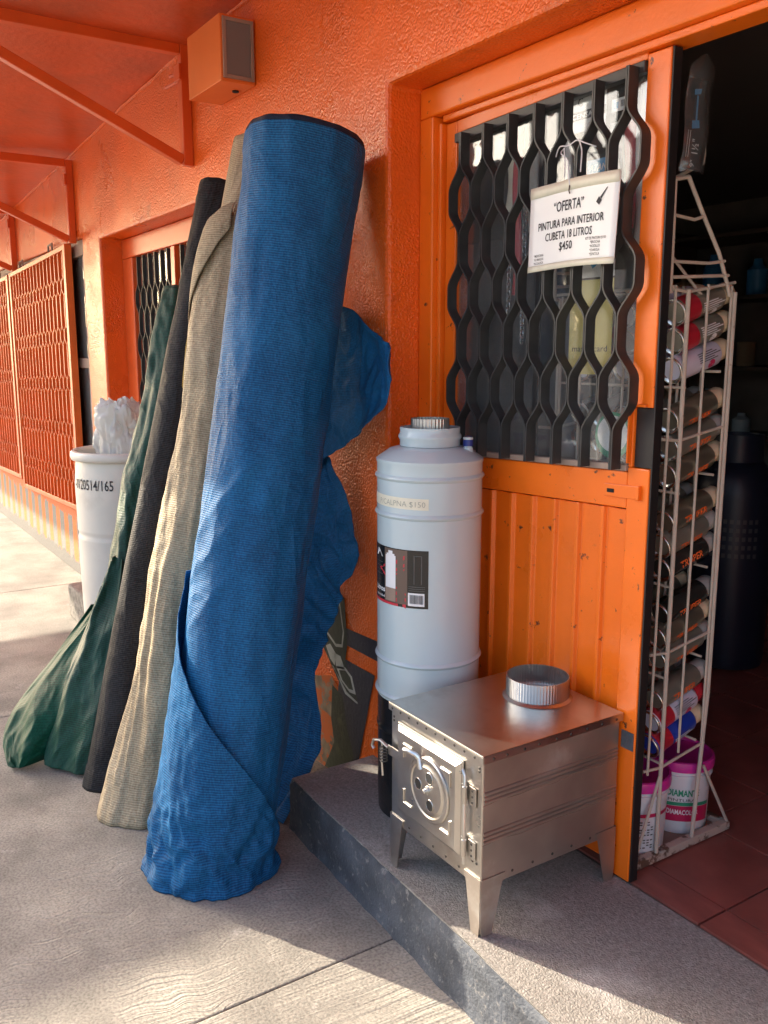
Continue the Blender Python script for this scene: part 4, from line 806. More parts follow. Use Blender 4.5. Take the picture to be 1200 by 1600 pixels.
# green roll with crumpled tails
def dgreen(ph, v):
    return 0.022 * nz(math.cos(ph) * 1.5, math.sin(ph) * 1.5, v * 6 + 70) + 0.016 * (0.5 - abs(nz(math.cos(ph) * 1.2, math.sin(ph) * 1.2, v * 14 + 3 * math.sin(ph)))) * (1 - 0.6 * ss(0.1, 0.7, v)) + 0.004 * nz(math.cos(ph) * 4, math.sin(ph) * 4, v * 25)
green, B, T = make_roll('fabric_roll', 'crumpled green shade net roll beside the white drum', (-3.17, 0.80, 0.0), (-3.62, 1.355, 1.70), 0.082, M['green'], dgreen, nphi=80)
def blob(par, name, path, rads, m, seed, nu=56, nv=60, amp=0.03, squash=1.0):
    P = [Vector(p) for p in path]
    def rad(t):
        x = t * (len(rads) - 1); i = min(int(x), len(rads) - 2); f = x - i; f = f * f * (3 - 2 * f); return rads[i] * (1 - f) + rads[i + 1] * f
    def fn(s, t):
        c = cr(P, t); tg = (cr(P, min(t + 0.02, 1)) - cr(P, max(t - 0.02, 0))).normalized(); a = tg.cross(Vector((0.3, 1, 0.1))).normalized(); b = tg.cross(a)
        ph = 2 * PI * s; d = a * math.cos(ph) + b * math.sin(ph) * squash
        k = rad(t) * (1 + 0.16 * math.sin(2 * ph + t * 4 + seed)) + amp * nz(d.x * 1.3 + seed, d.y * 1.3 + t * 2, d.z * 1.3 + t * 2.4) - 0.9 * amp * (0.35 - abs(nz(d.x * 1.6 + t * 1.5, d.y * 1.6 + seed, d.z * 1.6 - t * 3.5))) + 0.75 * amp * (0.28 - abs(nz(d.x * 2.6 + seed, d.y * 2.6 + 2 * t, t * 9 + d.z * 1.5))) + 0.35 * amp * (0.28 - abs(nz(d.x * 5 + t * 4, d.y * 5 + seed, d.z * 5 + t * 9)))
        p = c + d * max(k, 0.006); p.z = max(p.z, 0.006 + 0.003 * math.sin(ph * 5)); return p
    bm = NB(); V = sheet(bm, fn, nu, nv, lambda s, t: (s * 0.5, t * 0.7), True); bm.faces.new(V[0][::-1]); bm.faces.new(V[-1])
    return obj(name, bm, m, par)
def fold_patch(par, name, rows, m, nu, nv, amp, nf, seed, thick=0.003):
    Rw = [[Vector(p) for p in r] for r in rows]
    def fn(s, t):
        p = cr([cr(r, s) for r in Rw], t); e = math.sin(PI * s) ** 0.6
        k = amp * (0.55 * math.sin(nf * PI * s + 1.8 * math.sin(t * 3 + seed) + seed) + 1.6 * (0.25 - abs(nz(s * 3 + t * 1.2 + seed, t * 2.6 - s, seed))) + 0.7 * (0.25 - abs(nz(s * 7 + seed, t * 6 + s * 3, seed + 4))))
        q = p + Vector((0.62, -0.62, 0.25)) * (k * (0.35 + 0.65 * e) + 0.045 * math.sin(PI * s) * ss(0, 0.3, t)); q.z = max(q.z, 0.006); return q
    bm = NB(); sheet(bm, fn, nu, nv, lambda s, t: (s * 0.45, t * 0.7)); return obj(name, bm, m, par, solid=thick)
fold_patch(green, 'draped_tail', [[(-3.46, 0.88, 0.49), (-3.39, 0.89, 0.50), (-3.31, 0.88, 0.49)], [(-3.57, 0.76, 0.28), (-3.38, 0.78, 0.33), (-3.20, 0.80, 0.37)], [(-3.49, 0.61, 0.16), (-3.30, 0.65, 0.20), (-3.14, 0.73, 0.22)], [(-3.40, 0.52, 0.07), (-3.24, 0.58, 0.08), (-3.16, 0.67, 0.08)], [(-3.24, 0.50, 0.008), (-3.19, 0.55, 0.008), (-3.22, 0.64, 0.008)]], M['green_loose'], 60, 80, 0.026, 4.0, 1.3)
fold_patch(green, 'draped_tail', [[(-3.42, 0.98, 0.72), (-3.34, 0.95, 0.70), (-3.26, 0.95, 0.70)], [(-3.38, 0.86, 0.48), (-3.26, 0.84, 0.46), (-3.12, 0.86, 0.45)], [(-3.32, 0.74, 0.25), (-3.18, 0.72, 0.24), (-3.03, 0.78, 0.24)], [(-3.27, 0.66, 0.01), (-3.14, 0.64, 0.008), (-3.00, 0.72, 0.008)]], M['green'], 50, 90, 0.030, 3.0, 4.1)

# ------------------------------------------------------------------ white drum with plastic bags
dr_c = (-3.95, 1.2, 0)
drum = thing('plastic_drum', 'white open plastic drum with stencilled number by the wall', 'drum', dr_c)
prof = [(0.195, 0.0), (0.212, 0.008), (0.220, 0.05), (0.221, 0.095), (0.221, 0.10), (0.217, 0.112), (0.221, 0.125), (0.221, 0.131), (0.226, 0.45), (0.2275, 0.654), (0.2275, 0.66), (0.2235, 0.670), (0.2235, 0.682), (0.2275, 0.692), (0.2275, 0.698), (0.2285, 0.80), (0.229, 0.90), (0.222, 0.985), (0.2185, 1.01)]
bm = NB(); lathe(bm, prof + [(0.213, 1.01), (0.216, 0.98), (0.223, 0.9), (0.221, 0.5), (0.214, 0.05), (0.19, 0.012)], 72, dr_c, cap0=True, cap1=True); obj('drum_body', bm, M['drum'], drum, smooth=True, angle=60)
bm = NB(); lathe(bm, [(0.2195, 1.000), (0.238, 1.004), (0.243, 1.018), (0.241, 1.036), (0.232, 1.045), (0.219, 1.042), (0.212, 1.03), (0.2115, 1.000)], 72, dr_c, False, False); V = None
obj('rim', bm, M['drum'], drum, smooth=True, angle=80)
bm = NB()
def on_drum(ang, z, r=0.2302): return lambda x, y: Vector((dr_c[0] + r * math.cos(ang + x / r), dr_c[1] + r * math.sin(ang + x / r), z + y))
text(bm, '-0120514/165', 0.062, on_drum(R(-62), 0.885), 0.012, width=0.235); obj('stencil', bm, M['ink'], drum)
def bagblob(label, c, rx, ry, rz, seed, tilt):
    c = Vector(c); Q = Matrix.Rotation(R(tilt), 3, 'Y') @ Matrix.Rotation(R(tilt * 0.6), 3, 'X')
    def fn(s, t):
        ph, th = 2 * PI * s, PI * t; d = Vector((math.cos(ph) * math.sin(th), math.sin(ph) * math.sin(th), -math.cos(th)))
        k = 1 + 0.45 * nz(d.x * 1.2 + seed, d.y * 1.2, d.z * 1.2) + 0.5 * (0.2 - abs(nz(d.x * 2.0 + seed, d.y * 2.0, d.z * 0.9 + seed))) + 0.30 * (0.2 - abs(nz(d.x * 4.2, d.y * 4.2 + seed, d.z * 1.6))) + 0.10 * (0.2 - abs(nz(d.x * 10, d.y * 10 + seed, d.z * 4)))
        return c + Q @ Vector((d.x * rx * k, d.y * ry * k, d.z * rz * k))
    bm = NB(); sheet(bm, fn, 110, 70, None, True); bmesh.ops.remove_doubles(bm, verts=bm.verts, dist=0.0003)
    return tag(obj('plastic_bag', bm, M['bag']), label, 'plastic bag', 'crumpled plastic bags stuffed in the drum')
bagblob('smaller crumpled white plastic bag at the left in the drum', (-4.04, 1.18, 1.09), 0.085, 0.085, 0.13, 1.3, -14)
bagblob('larger pale plastic bag bulging from the drum beside the green net', (-3.87, 1.17, 1.11), 0.12, 0.10, 0.17, 6.7, 16)
bm = NB(); box(bm, -5.02, -4.66, 1.15, 1.40, 0.0, 0.19)
tag(obj('concrete_block', bm, M['concrete_block'], bevel=0.015), 'rough grey concrete block on the pavement behind the drum', 'block')

# ------------------------------------------------------------------ water heater
hc = (-1.948, 1.418, 0); HR = 0.1435
ht = thing('water_heater', 'tall white enamelled water heater with black base behind the stove', 'water heater', (hc[0], hc[1], S))
def bead(z, r=HR, a=0.0060, w=0.008): return [(r, z - w - 0.004), (r, z - w), (r + a * 0.7, z - w * 0.5), (r + a, z), (r + a * 0.7, z + w * 0.5), (r, z + w), (r, z + w + 0.004)]
prof = [(HR - 0.001, 0.522)] + bead(0.5355) + bead(0.637) + bead(1.042) + bead(1.142) + [(HR, 1.176), (HR + 0.002, 1.180), (HR + 0.002, 1.187), (HR - 0.002, 1.190), (0.11, 1.212), (0.084, 1.219), (0.075, 1.220)]
bm = NB(); lathe(bm, prof, 96, hc); obj('tank', bm, M['white'], ht, smooth=True, angle=35)
bm = NB(); lathe(bm, [(HR - 0.003, S + 0.004), (HR - 0.001, 0.25)] + bead(0.43, HR - 0.001, 0.003) + [(HR - 0.001, 0.524)], 72, hc); obj('burner_base', bm, M['black_gloss'], ht, smooth=True)
bm = NB(); lathe(bm, [(0.0815, 1.2205), (0.0815, 1.236), (0.0855, 1.242), (0.0855, 1.248), (0.0815, 1.254), (0.0815, 1.270), (0.0775, 1.270), (0.0775, 1.2205)], 64, hc); obj('flue_collar', bm, M['white'], ht, smooth=True)
bm = NB(); lathe(bm, [(0.0505, 1.2206), (0.0505, 1.293), (0.0485, 1.293), (0.0485, 1.2206)], 128, hc, True, False, mod=lambda a: 0.0016 * math.cos(32 * a)); obj('flue_pipe', bm, M['galv'], ht, smooth=True, angle=70)
sx, sy = hc[0] + 0.083, hc[1] + 0.066
bm = NB(); lathe(bm, [(0.015, 1.200), (0.013, 1.218), (0.0105, 1.220), (0.0105, 1.238), (0.0135, 1.239), (0.0135, 1.245), (0.009, 1.245)], 20, (sx, sy, 0)); obj('pipe_nipple', bm, M['white'], ht, smooth=True)
bm = NB(); lathe(bm, [(0.0135, 1.222), (0.0135, 1.238)], 20, (sx, sy, 0)); obj('nipple_band', bm, M['blue_plastic'], ht, smooth=True)
bm = NB(); lathe(bm, [(0.011, 1.20), (0.011, 1.242)], 20, (hc[0] + 0.03, hc[1] + 0.108, 0)); obj('pipe_nipple', bm, M['blue_plastic'], ht, smooth=True)
# sticker: s (arc metres, 0 at the right edge, growing to the left/back), z absolute
A0 = math.atan2(-hc[1], -hc[0]) + R(1)
def on_ht(e): return lambda s, z: Vector((hc[0] + (HR + e) * math.cos(A0 - s / HR), hc[1] + (HR + e) * math.sin(A0 - s / HR), z))
def curved(bm, s0, s1, z0, z1, e, n=24, skew=0.0):
    f = on_ht(e); sheet(bm, lambda a, b: f(s0 + (s1 - s0) * a, z0 + (z1 - z0) * b + skew * a), n, 1)
def cpoly(bm, pts, e): f = on_ht(e); bm.faces.new([bm.verts.new(f(*p)) for p in pts])
bm = NB(); curved(bm, 0.003, 0.30, 0.800, 0.957, 0.0006, 40); lab = obj('label', bm, M['black_gloss'], ht)
Z = lambda k: 0.800 + 0.157 * k
bm = NB(); curved(bm, 0.060, 0.140, Z(0.05), Z(0.985), 0.0010, 10); obj('brown_field', bm, M['brown_print'], lab)
bm = NB()
for k, w in ((0.90, 0.07), (0.76, 0.055), (0.67, 0.025)): cpoly(bm, [(0.068, Z(k)), (0.068, Z(k - w)), (0.095, Z(k - w - 0.10)), (0.095, Z(k - 0.10))], 0.0013)
for k, w in ((0.34, 0.03), (0.26, 0.06), (0.15, 0.07)): cpoly(bm, [(0.064, Z(k - 0.10)), (0.064, Z(k - w - 0.10)), (0.095, Z(k - w)), (0.095, Z(k))], 0.0013)
cpoly(bm, [(0.137, Z(0.70)), (0.168, Z(0.60)), (0.137, Z(0.48)), (0.137, Z(0.53)), (0.158, Z(0.60)), (0.137, Z(0.66))], 0.0013)
curved(bm, 0.088, 0.30, Z(0.0), Z(0.045), 0.0014, 30); obj('red_chevrons', bm, M['red'], lab)
bm = NB(); curved(bm, 0.096, 0.134, Z(0.30), Z(0.87), 0.0018, 8); curved(bm, 0.100, 0.130, Z(0.87), Z(0.90), 0.0018, 6); curved(bm, 0.107, 0.123, Z(0.90), Z(0.95), 0.0018, 4); obj('heater_picture', bm, M['print_white'], lab)
bm = NB(); curved(bm, 0.096, 0.134, Z(0.07), Z(0.298), 0.0018, 8); obj('picture_base', bm, M['trim'], lab)
bm = NB(); curved(bm, 0.013, 0.058, Z(0.04), Z(0.265), 0.0010, 8); bc = obj('barcode', bm, M['print_white'], lab)
f14 = on_ht(0.0013); bm = NB(); s = 0.016; random.seed(3)
while s < 0.052:
    w = random.choice((0.0006, 0.001, 0.0016)); cpoly(bm, [(s, Z(0.08)), (s + w, Z(0.08)), (s + w, Z(0.235)), (s, Z(0.235))], 0.0014); s += w + random.choice((0.0006, 0.001))
obj('barcode_lines', bm, M['ink'], lab)
fT = on_ht(0.0014)
bm = NB(); text(bm, 'Litros', 0.020, lambda a, c: fT(0.166 - a, Z(0.20) + c), 0.03, width=0.055); text(bm, 'capacidad', 0.009, lambda a, c: fT(0.166 - a, Z(0.10) + c), 0.01, width=0.052)
obj('lettering', bm, M['print_white'], lab)
bm = NB(); cpoly(bm, [(0.150, Z(0.80)), (0.19, Z(0.80)), (0.178, Z(0.94)), (0.165, Z(0.90))], 0.0014); obj('logo', bm, M['print_white'], lab)
bm = NB()
for k in range(4): curved(bm, 0.150, 0.19, Z(0.70 - 0.07 * k), Z(0.708 - 0.07 * k), 0.0014, 6)
obj('print_rows', bm, M['print_grey'], lab)
bm = NB(); 
for a in ((0.020, 0.022), (0.040, 0.042)): curved(bm, a[0], a[1], Z(0.42), Z(0.90), 0.0012, 1)
curved(bm, 0.020, 0.042, Z(0.90), Z(0.91), 0.0012, 4)
for k in range(3): curved(bm, 0.012, 0.056, Z(0.30 + 0.035 * k), Z(0.31 + 0.035 * k), 0.0012, 4)
obj('diagram', bm, M['print_grey'], lab)
bm = NB(); curved(bm, 0.004, 0.26, 1.064, 1.094, 0.0008, 30, 0.004); tp = obj('masking_tape', bm, M['tape_cream'], ht)
bm = NB(); fP = on_ht(0.0012); text(bm, 'P/CALPNA $150', 0.021, lambda a, c: fP(0.088 - a, 1.072 + c), -0.012, width=0.150); obj('handwriting', bm, M['ink_grey'], tp)

# ------------------------------------------------------------------ wood stove
sx0, sx1, sy0, sy1, sz0, sz1 = -1.748, -1.389, 1.162, 1.588, 0.290, 0.606
st = thing('sheet_metal_stove', 'small bare sheet metal wood stove on four tapered legs on the step', 'stove', (-1.575, 1.37, S))
bm = NB(); box(bm, sx0, sx1, sy0, sy1, sz0, sz1)
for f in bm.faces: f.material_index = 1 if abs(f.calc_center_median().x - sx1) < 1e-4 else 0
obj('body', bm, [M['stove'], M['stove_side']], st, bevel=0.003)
obj('top_plate', bx(sx0 - 0.006, sx1 + 0.006, sy0 - 0.006, sy1 + 0.006, 0.6062, 0.6105), M['stove'], st, bevel=0.0015)
bm = NB(); box(bm, sx0 - 0.0055, sx1 + 0.0055, sy0 - 0.0055, sy0 - 0.0035, 0.590, 0.606); box(bm, sx1 + 0.0036, sx1 + 0.0056, sy0 - 0.003, sy1 + 0.0055, 0.590, 0.606); obj('top_flange', bm, M['stove'], st, bevel=0.0005)
# pressed ribs along the side
for z0 in (0.517, 0.421):
    for k in range(3):
        bm = NB(); z = z0 - 0.0105 * k; tube(bm, [(sx1 - 0.001, sy0 + 0.004, z), (sx1 - 0.001, sy1 - 0.004, z)], 0.0044, 10); obj('side_rib', bm, M['stove_side'], st, smooth=True)
for z0 in (0.492, 0.395):
    bm = NB(); P = [(sx1 + 0.0008, sy0 + (sy1 - sy0) * i / 40, z0 + 0.006 * nz(i * 0.15, z0 * 9) - 0.004 * (i / 40)) for i in range(41)]; tube(bm, P, 0.0006, 4); obj('seam', bm, M['trim'], st)
def rivets(pts, nrm, par=st, r=0.0034):
    for p in pts:
        bm = NB(); lathe(bm, [(r, -0.0006), (r, 0.0006), (r * 0.6, 0.0014)], 8)
        q = Vector(nrm).to_track_quat('Z', 'Y').to_matrix(); bmesh.ops.rotate(bm, verts=bm.verts, matrix=q); bmesh.ops.translate(bm, verts=bm.verts, vec=p); obj('rivet', bm, M['rivet'], par)
rivets([(sx1 + 0.0062, sy0 + 0.02 + 0.048 * k + random.uniform(-.006, .006), 0.598) for k in range(9)], (1, 0, 0))
rivets([(sx0 + 0.012 + 0.036 * k, sy0 - 0.006, 0.598) for k in range(10)], (0, -1, 0))
rivets([(sx1 + 0.0005, sy0 + 0.03 + 0.062 * k, 0.306) for k in range(7)], (1, 0, 0))
rivets([(sx0 + 0.03 + 0.05 * k, sy0 - 0.0005, 0.306) for k in range(6)] + [(sx0 + 0.012, sy0 - 0.0005, 0.575), (sx0 + 0.012, sy0 - 0.0005, 0.565), (sx1 - 0.012, sy0 - 0.0005, 0.575), (sx1 - 0.012, sy0 - 0.0005, 0.567), (sx1 - 0.016, sy0 - 0.0005, 0.345), (sx1 - 0.030, sy0 - 0.0005, 0.345)], (0, -1, 0))
# legs: tapered folded angles
for ex in (-1, 1):
    for ey in (-1, 1):
        X = sx0 - 0.001 if ex < 0 else sx1 + 0.001; Y = sy0 - 0.001 if ey < 0 else sy1 + 0.001; th = 0.0022
        bm = NB()
        pl = [(0, 0.312), (0.058, 0.312), (0.050, 0.288), (0.030, S + 0.002), (0.004, S + 0.002), (0, 0.20)]
        prism(bm, pl, lambda a, b: Vector((X - ex * a, Y, b)), lambda a, b: Vector((X - ex * a, Y + ey * th, b)))
        pl = [(0.0, 0.312), (0.070, 0.312), (0.060, 0.288), (0.034, S + 0.002), (0.004, S + 0.002), (0, 0.20)]
        prism(bm, pl, lambda a, b: Vector((X, Y - ey * a, b)), lambda a, b: Vector((X + ex * th, Y - ey * a, b)))
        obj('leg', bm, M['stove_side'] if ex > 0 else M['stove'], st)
# firebox door
dx0, dx1, dz0, dz1 = -1.712, -1.452, 0.335, 0.572
fy = sy0
sd = obj('firebox_door', (lambda b: (prism(b, [(dx0, dz0), (dx1, dz0), (dx1, dz1), (dx0, dz1)], lambda a, c: Vector((a, fy - 0.0015, c)), lambda a, c: Vector((a, fy - 0.006, c))), b)[-1])(NB()), M['stove'], st, bevel=0.002)
bm = NB(); i_ = 0.016
A = [(dx0 + 0.005, dz0 + 0.005), (dx1 - 0.005, dz0 + 0.005), (dx1 - 0.005, dz1 - 0.005), (dx0 + 0.005, dz1 - 0.005)]; Bq = [(dx0 + i_, dz0 + i_), (dx1 - i_, dz0 + i_), (dx1 - i_, dz1 - i_), (dx0 + i_, dz1 - i_)]
va = [bm.verts.new((a, fy - 0.0062, c)) for a, c in A]; vb = [bm.verts.new((a, fy - 0.015, c)) for a, c in Bq]
for k in range(4): bm.faces.new((va[k], va[(k + 1) % 4], vb[(k + 1) % 4], vb[k]))
bm.faces.new(vb); obj('pressed_panel', bm, M['stove'], sd)
ccx, ccz = -1.566, 0.456
for (ax_, az_, hx, hz) in ((-1, 1, 1, -1), (1, 1, -1, -1), (-1, -1, 1, 1), (1, -1, -1, 1)):
    px, pz = ccx + ax_ * 0.092 - 0.012, ccz + az_ * 0.076; bm = NB()
    tube(bm, [(px + hx * 0.034, fy - 0.0155, pz), (px, fy - 0.0155, pz), (px, fy - 0.0155, pz + hz * 0.034)], 0.0032, 8); obj('pressed_corner', bm, M['stove'], sd, smooth=True)
def disc(prof, seg=48, hole=None):
    bm = NB(); lathe(bm, prof, seg); bmesh.ops.rotate(bm, verts=bm.verts, matrix=Matrix.Rotation(R(90), 3, 'X')); bmesh.ops.translate(bm, verts=bm.verts, vec=(ccx, fy - 0.0155, ccz)); return bm
dm = obj('air_disc', disc([(0.079, 0), (0.079, 0.003), (0.076, 0.005), (0.068, 0.005), (0.064, 0.003), (0.060, 0.0035), (0.055, 0.006), (0.01, 0.0065)]), M['stove'], sd, smooth=True, angle=25)
for a in (75, 175, 290):
    bm = NB(); lathe(bm, [(0.0135, 0), (0.0135, 0.0008)], 24); bmesh.ops.rotate(bm, verts=bm.verts, matrix=Matrix.Rotation(R(90), 3, 'X'))
    bmesh.ops.translate(bm, verts=bm.verts, vec=(ccx + 0.035 * math.cos(R(a)), fy - 0.0218, ccz + 0.035 * math.sin(R(a)))); h_ = obj('air_hole', bm, M['hole_shade'], sd)
    bm = NB(); tube(bm, [(ccx + 0.035 * math.cos(R(a)) + 0.0138 * math.cos(b), fy - 0.0222, ccz + 0.035 * math.sin(R(a)) + 0.0138 * math.sin(b)) for b in [2 * PI * j / 24 for j in range(24)]], 0.0012, 6, True); obj('hole_lip', bm, M['stove'], sd, smooth=True)
bm = NB(); lathe(bm, [(0.011, 0), (0.011, 0.003), (0.006, 0.004), (0.006, 0.009), (0.003, 0.011)], 14); bmesh.ops.rotate(bm, verts=bm.verts, matrix=Matrix.Rotation(R(90), 3, 'X')); bmesh.ops.translate(bm, verts=bm.verts, vec=(ccx, fy - 0.022, ccz)); obj('centre_bolt', bm, M['galv'], sd, smooth=True)
bm = NB(); tube(bm, [(-1.60, fy - 0.018, 0.520), (-1.605, fy - 0.026, 0.532), (-1.622, fy - 0.036, 0.538), (-1.637, fy - 0.038, 0.535)], 0.006, 8); tube(bm, [(-1.601, fy - 0.0205, 0.524), (-1.590, fy - 0.023, 0.500)], 0.005, 8); obj('draught_knob', bm, M['galv'], sd, smooth=True)
# hinge rod and hinges
bm = NB(); tube(bm, [(-1.437, fy - 0.012, 0.333), (-1.437, fy - 0.012, 0.545), (-1.444, fy - 0.012, 0.556), (-1.452, fy - 0.012, 0.548)], 0.0042, 8); obj('hinge_rod', bm, M['galv'], sd, smooth=True)
for z in (0.50, 0.372):
    bm = NB(); box(bm, -1.432, -1.407, fy - 0.0045, fy - 0.0015, z - 0.022, z + 0.022); box(bm, -1.451, -1.444, fy - 0.010, fy - 0.0063, z - 0.022, z + 0.022); tube(bm, [(-1.437, fy - 0.012, z - 0.02), (-1.437, fy - 0.012, z + 0.02)], 0.0062, 10)
    hg = obj('hinge', bm, M['stove'], sd, bevel=0.0006); rivets([(-1.419, fy - 0.0046, z + d) for d in (-0.014, 0.0, 0.014)], (0, -1, 0), sd, 0.0028)
# latch
bm = NB(); box(bm, dx0 - 0.034, dx0 + 0.028, fy - 0.0125, fy - 0.0095, 0.474, 0.500); obj('latch_plate', bm, M['stove'], sd, bevel=0.001)
bm = NB(); tube(bm, [(dx0 - 0.034, fy - 0.012, 0.492), (dx0 - 0.060, fy - 0.018, 0.503), (dx0 - 0.082, fy - 0.024, 0.498), (dx0 - 0.090, fy - 0.024, 0.480), (dx0 - 0.084, fy - 0.022, 0.472)], 0.0042, 8); tube(bm, [(dx0 - 0.055, fy - 0.016, 0.502), (dx0 - 0.057, fy - 0.016, 0.45), (dx0 - 0.052, fy - 0.016, 0.41)], 0.003, 8); obj('latch_handle', bm, M['galv'], sd, smooth=True)
bm = NB(); 
for k in range(5): tube(bm, [(dx0 - 0.045 + 0.009 * math.cos(a), fy - 0.018 + 0.009 * math.sin(a), 0.455 + 0.008 * k) for a in [2 * PI * j / 12 for j in range(12)]], 0.0022, 5, True)
obj('latch_spring', bm, M['rivet'], sd, smooth=True)
rivets([(dx0 + 0.016, fy - 0.0126, 0.487)], (0, -1, 0), sd, 0.0035)
# flue collar on top
fc = (-1.577, 1.492, 0.611)
bm = NB(); lathe(bm, [(0.078, 0), (0.078, 0.006), (0.0785, 0.010), (0.0785, 0.055), (0.077, 0.055), (0.077, 0.002)], 192, fc, False, False, mod=lambda a: 0.0010 * math.cos(64 * a)); obj('flue_collar', bm, M['galv'], st, smooth=True, angle=75)
bm = NB(); lathe(bm, [(0.088, 0.0003), (0.083, 0.004), (0.0795, 0.006)], 64, fc, False, False); obj('collar_flange', bm, M['stove'], st, smooth=True)
bm = NB(); lathe(bm, [(0.058, 0.0006), (0.058, 0.0012)], 40, (fc[0] + 0.004, fc[1] + 0.006, fc[2])); obj('flue_hole_shade', bm, M['hole_shade'], st)  # matt black disc painted as the dark of the flue hole

# ------------------------------------------------------------------ wire rack with spray cans
RX = -1.372
rack = thing('wire_rack', 'cream wire display rack of spray cans just inside the doorway', 'rack', (-1.58, 1.84, S))
def rod(name, pts, r=0.0042, m='rack', seg=8):
    bm = NB(); tube(bm, pts, r, seg); return obj(name, bm, M[m], rack, smooth=True)
RXB = -1.80
def base_bar(a):
    obj('base_angle', bx(*a), M['rack_base'], rack, bevel=0.002)
base_bar((RX - 0.022, RX, 1.648, 2.034, S + 0.0025, S + 0.026)); base_bar((RXB, RXB + 0.022, 1.648, 2.034, S + 0.0025, S + 0.026))
base_bar((RXB + 0.0225, RX - 0.0225, 2.012, 2.034, S + 0.0025, S + 0.026)); base_bar((RXB + 0.0225, RX - 0.0225, 1.648, 1.670, S + 0.0025, S + 0.026))
obj('base_tray', bx(RXB + 0.023, RX - 0.023, 1.671, 2.011, S + 0.005, S + 0.010), M['trim'], rack)
for x in (RX - 0.006, RXB + 0.006):
    rod('post', [(x, 1.737, S + 0.026), (x, 1.735, 1.0), (x, 1.735, 1.61)], 0.0055); rod('post', [(x, 1.878, S + 0.026), (x, 1.905, 0.6), (x, 1.905, 1.61)], 0.0055)
    rod('brace', [(x, 1.908, 0.39), (x, 2.026, S + 0.026)]); rod('brace', [(x, 1.735, 0.41), (x, 1.655, S + 0.026)])
    for z in (1.605, 1.262, 0.735, 0.430):
        rod('cross_rod', [(x - 0.002, 1.735, z), (x - 0.002, 1.905, z + 0.028)], 0.0038); rod('cross_rod', [(x - 0.002, 1.735, z), (x - 0.002, 1.672, z + 0.006)], 0.0038)
cols_x = [-1.412, -1.484, -1.556, -1.628, -1.700]
tiers = [[1.557, 1.491, 1.424], [1.305, 1.239, 1.173], [1.057, 0.999, 0.940], [0.823, 0.765, 0.706], [0.600, 0.540, 0.479]]
div_x = [-1.376, -1.448, -1.520, -1.592, -1.664, -1.736]
for i, x in enumerate(div_x):
    rod('divider_rod', [(x, 1.684, 0.425), (x, 1.688, 1.61)], 0.0034); rod('divider_rod', [(x - 0.003, 1.802, 0.455), (x - 0.003, 1.806, 1.625)], 0.0034); rod('divider_rod', [(x - 0.003, 1.893, 0.455), (x - 0.003, 1.893, 1.625)], 0.0034)
for tr in tiers:
    zb = tr[-1] - 0.0375
    for y, dz in ((1.735, 0.0), (1.86, 0.036)): rod('shelf_rod', [(RXB, y, zb + dz), (RX, y, zb + dz)], 0.0034)
for y in (1.684, 1.804): rod('shelf_rod', [(RXB, y, 1.615), (RX, y, 1.615)], 0.0036)
# header of the rack
x = RX - 0.006
for x in (RX - 0.006, RXB + 0.05):
    rod('header_rod', [(x, 1.672, 1.60), (x, 1.668, 1.845)], 0.0045); rod('header_rod', [(x, 1.712, 1.855), (x, 1.77, 1.778), (x, 1.835, 1.697), (x, 1.872, 1.63), (x, 1.885, 1.60)], 0.0048)
    rod('header_rod', [(x, 1.668, 1.845), (x, 1.712, 1.855)], 0.0045); rod('header_rod', [(x, 1.671, 1.770), (x, 1.74, 1.765), (x, 1.775, 1.775)], 0.0038)
    rod('header_rod', [(x, 1.668, 1.67), (x, 1.80, 1.672), (x, 1.858, 1.68)], 0.0038); rod('header_rod', [(x, 1.668, 1.635), (x, 1.875, 1.648)], 0.0040)
rod('header_rod', [(RX - 0.02, 1.66, 1.84), (RX - 0.02, 1.775, 1.893), (RX - 0.02, 1.778, 1.91), (RX - 0.02, 1.748, 2.067)], 0.0045)
rod('header_rod', [(RXB + 0.05, 1.712, 1.855), (RX - 0.006, 1.712, 1.855)], 0.0045)
rod('header_rod', [(RX - 0.10, 1.668, 1.78), (RX - 0.02, 1.80, 1.60)], 0.0036)

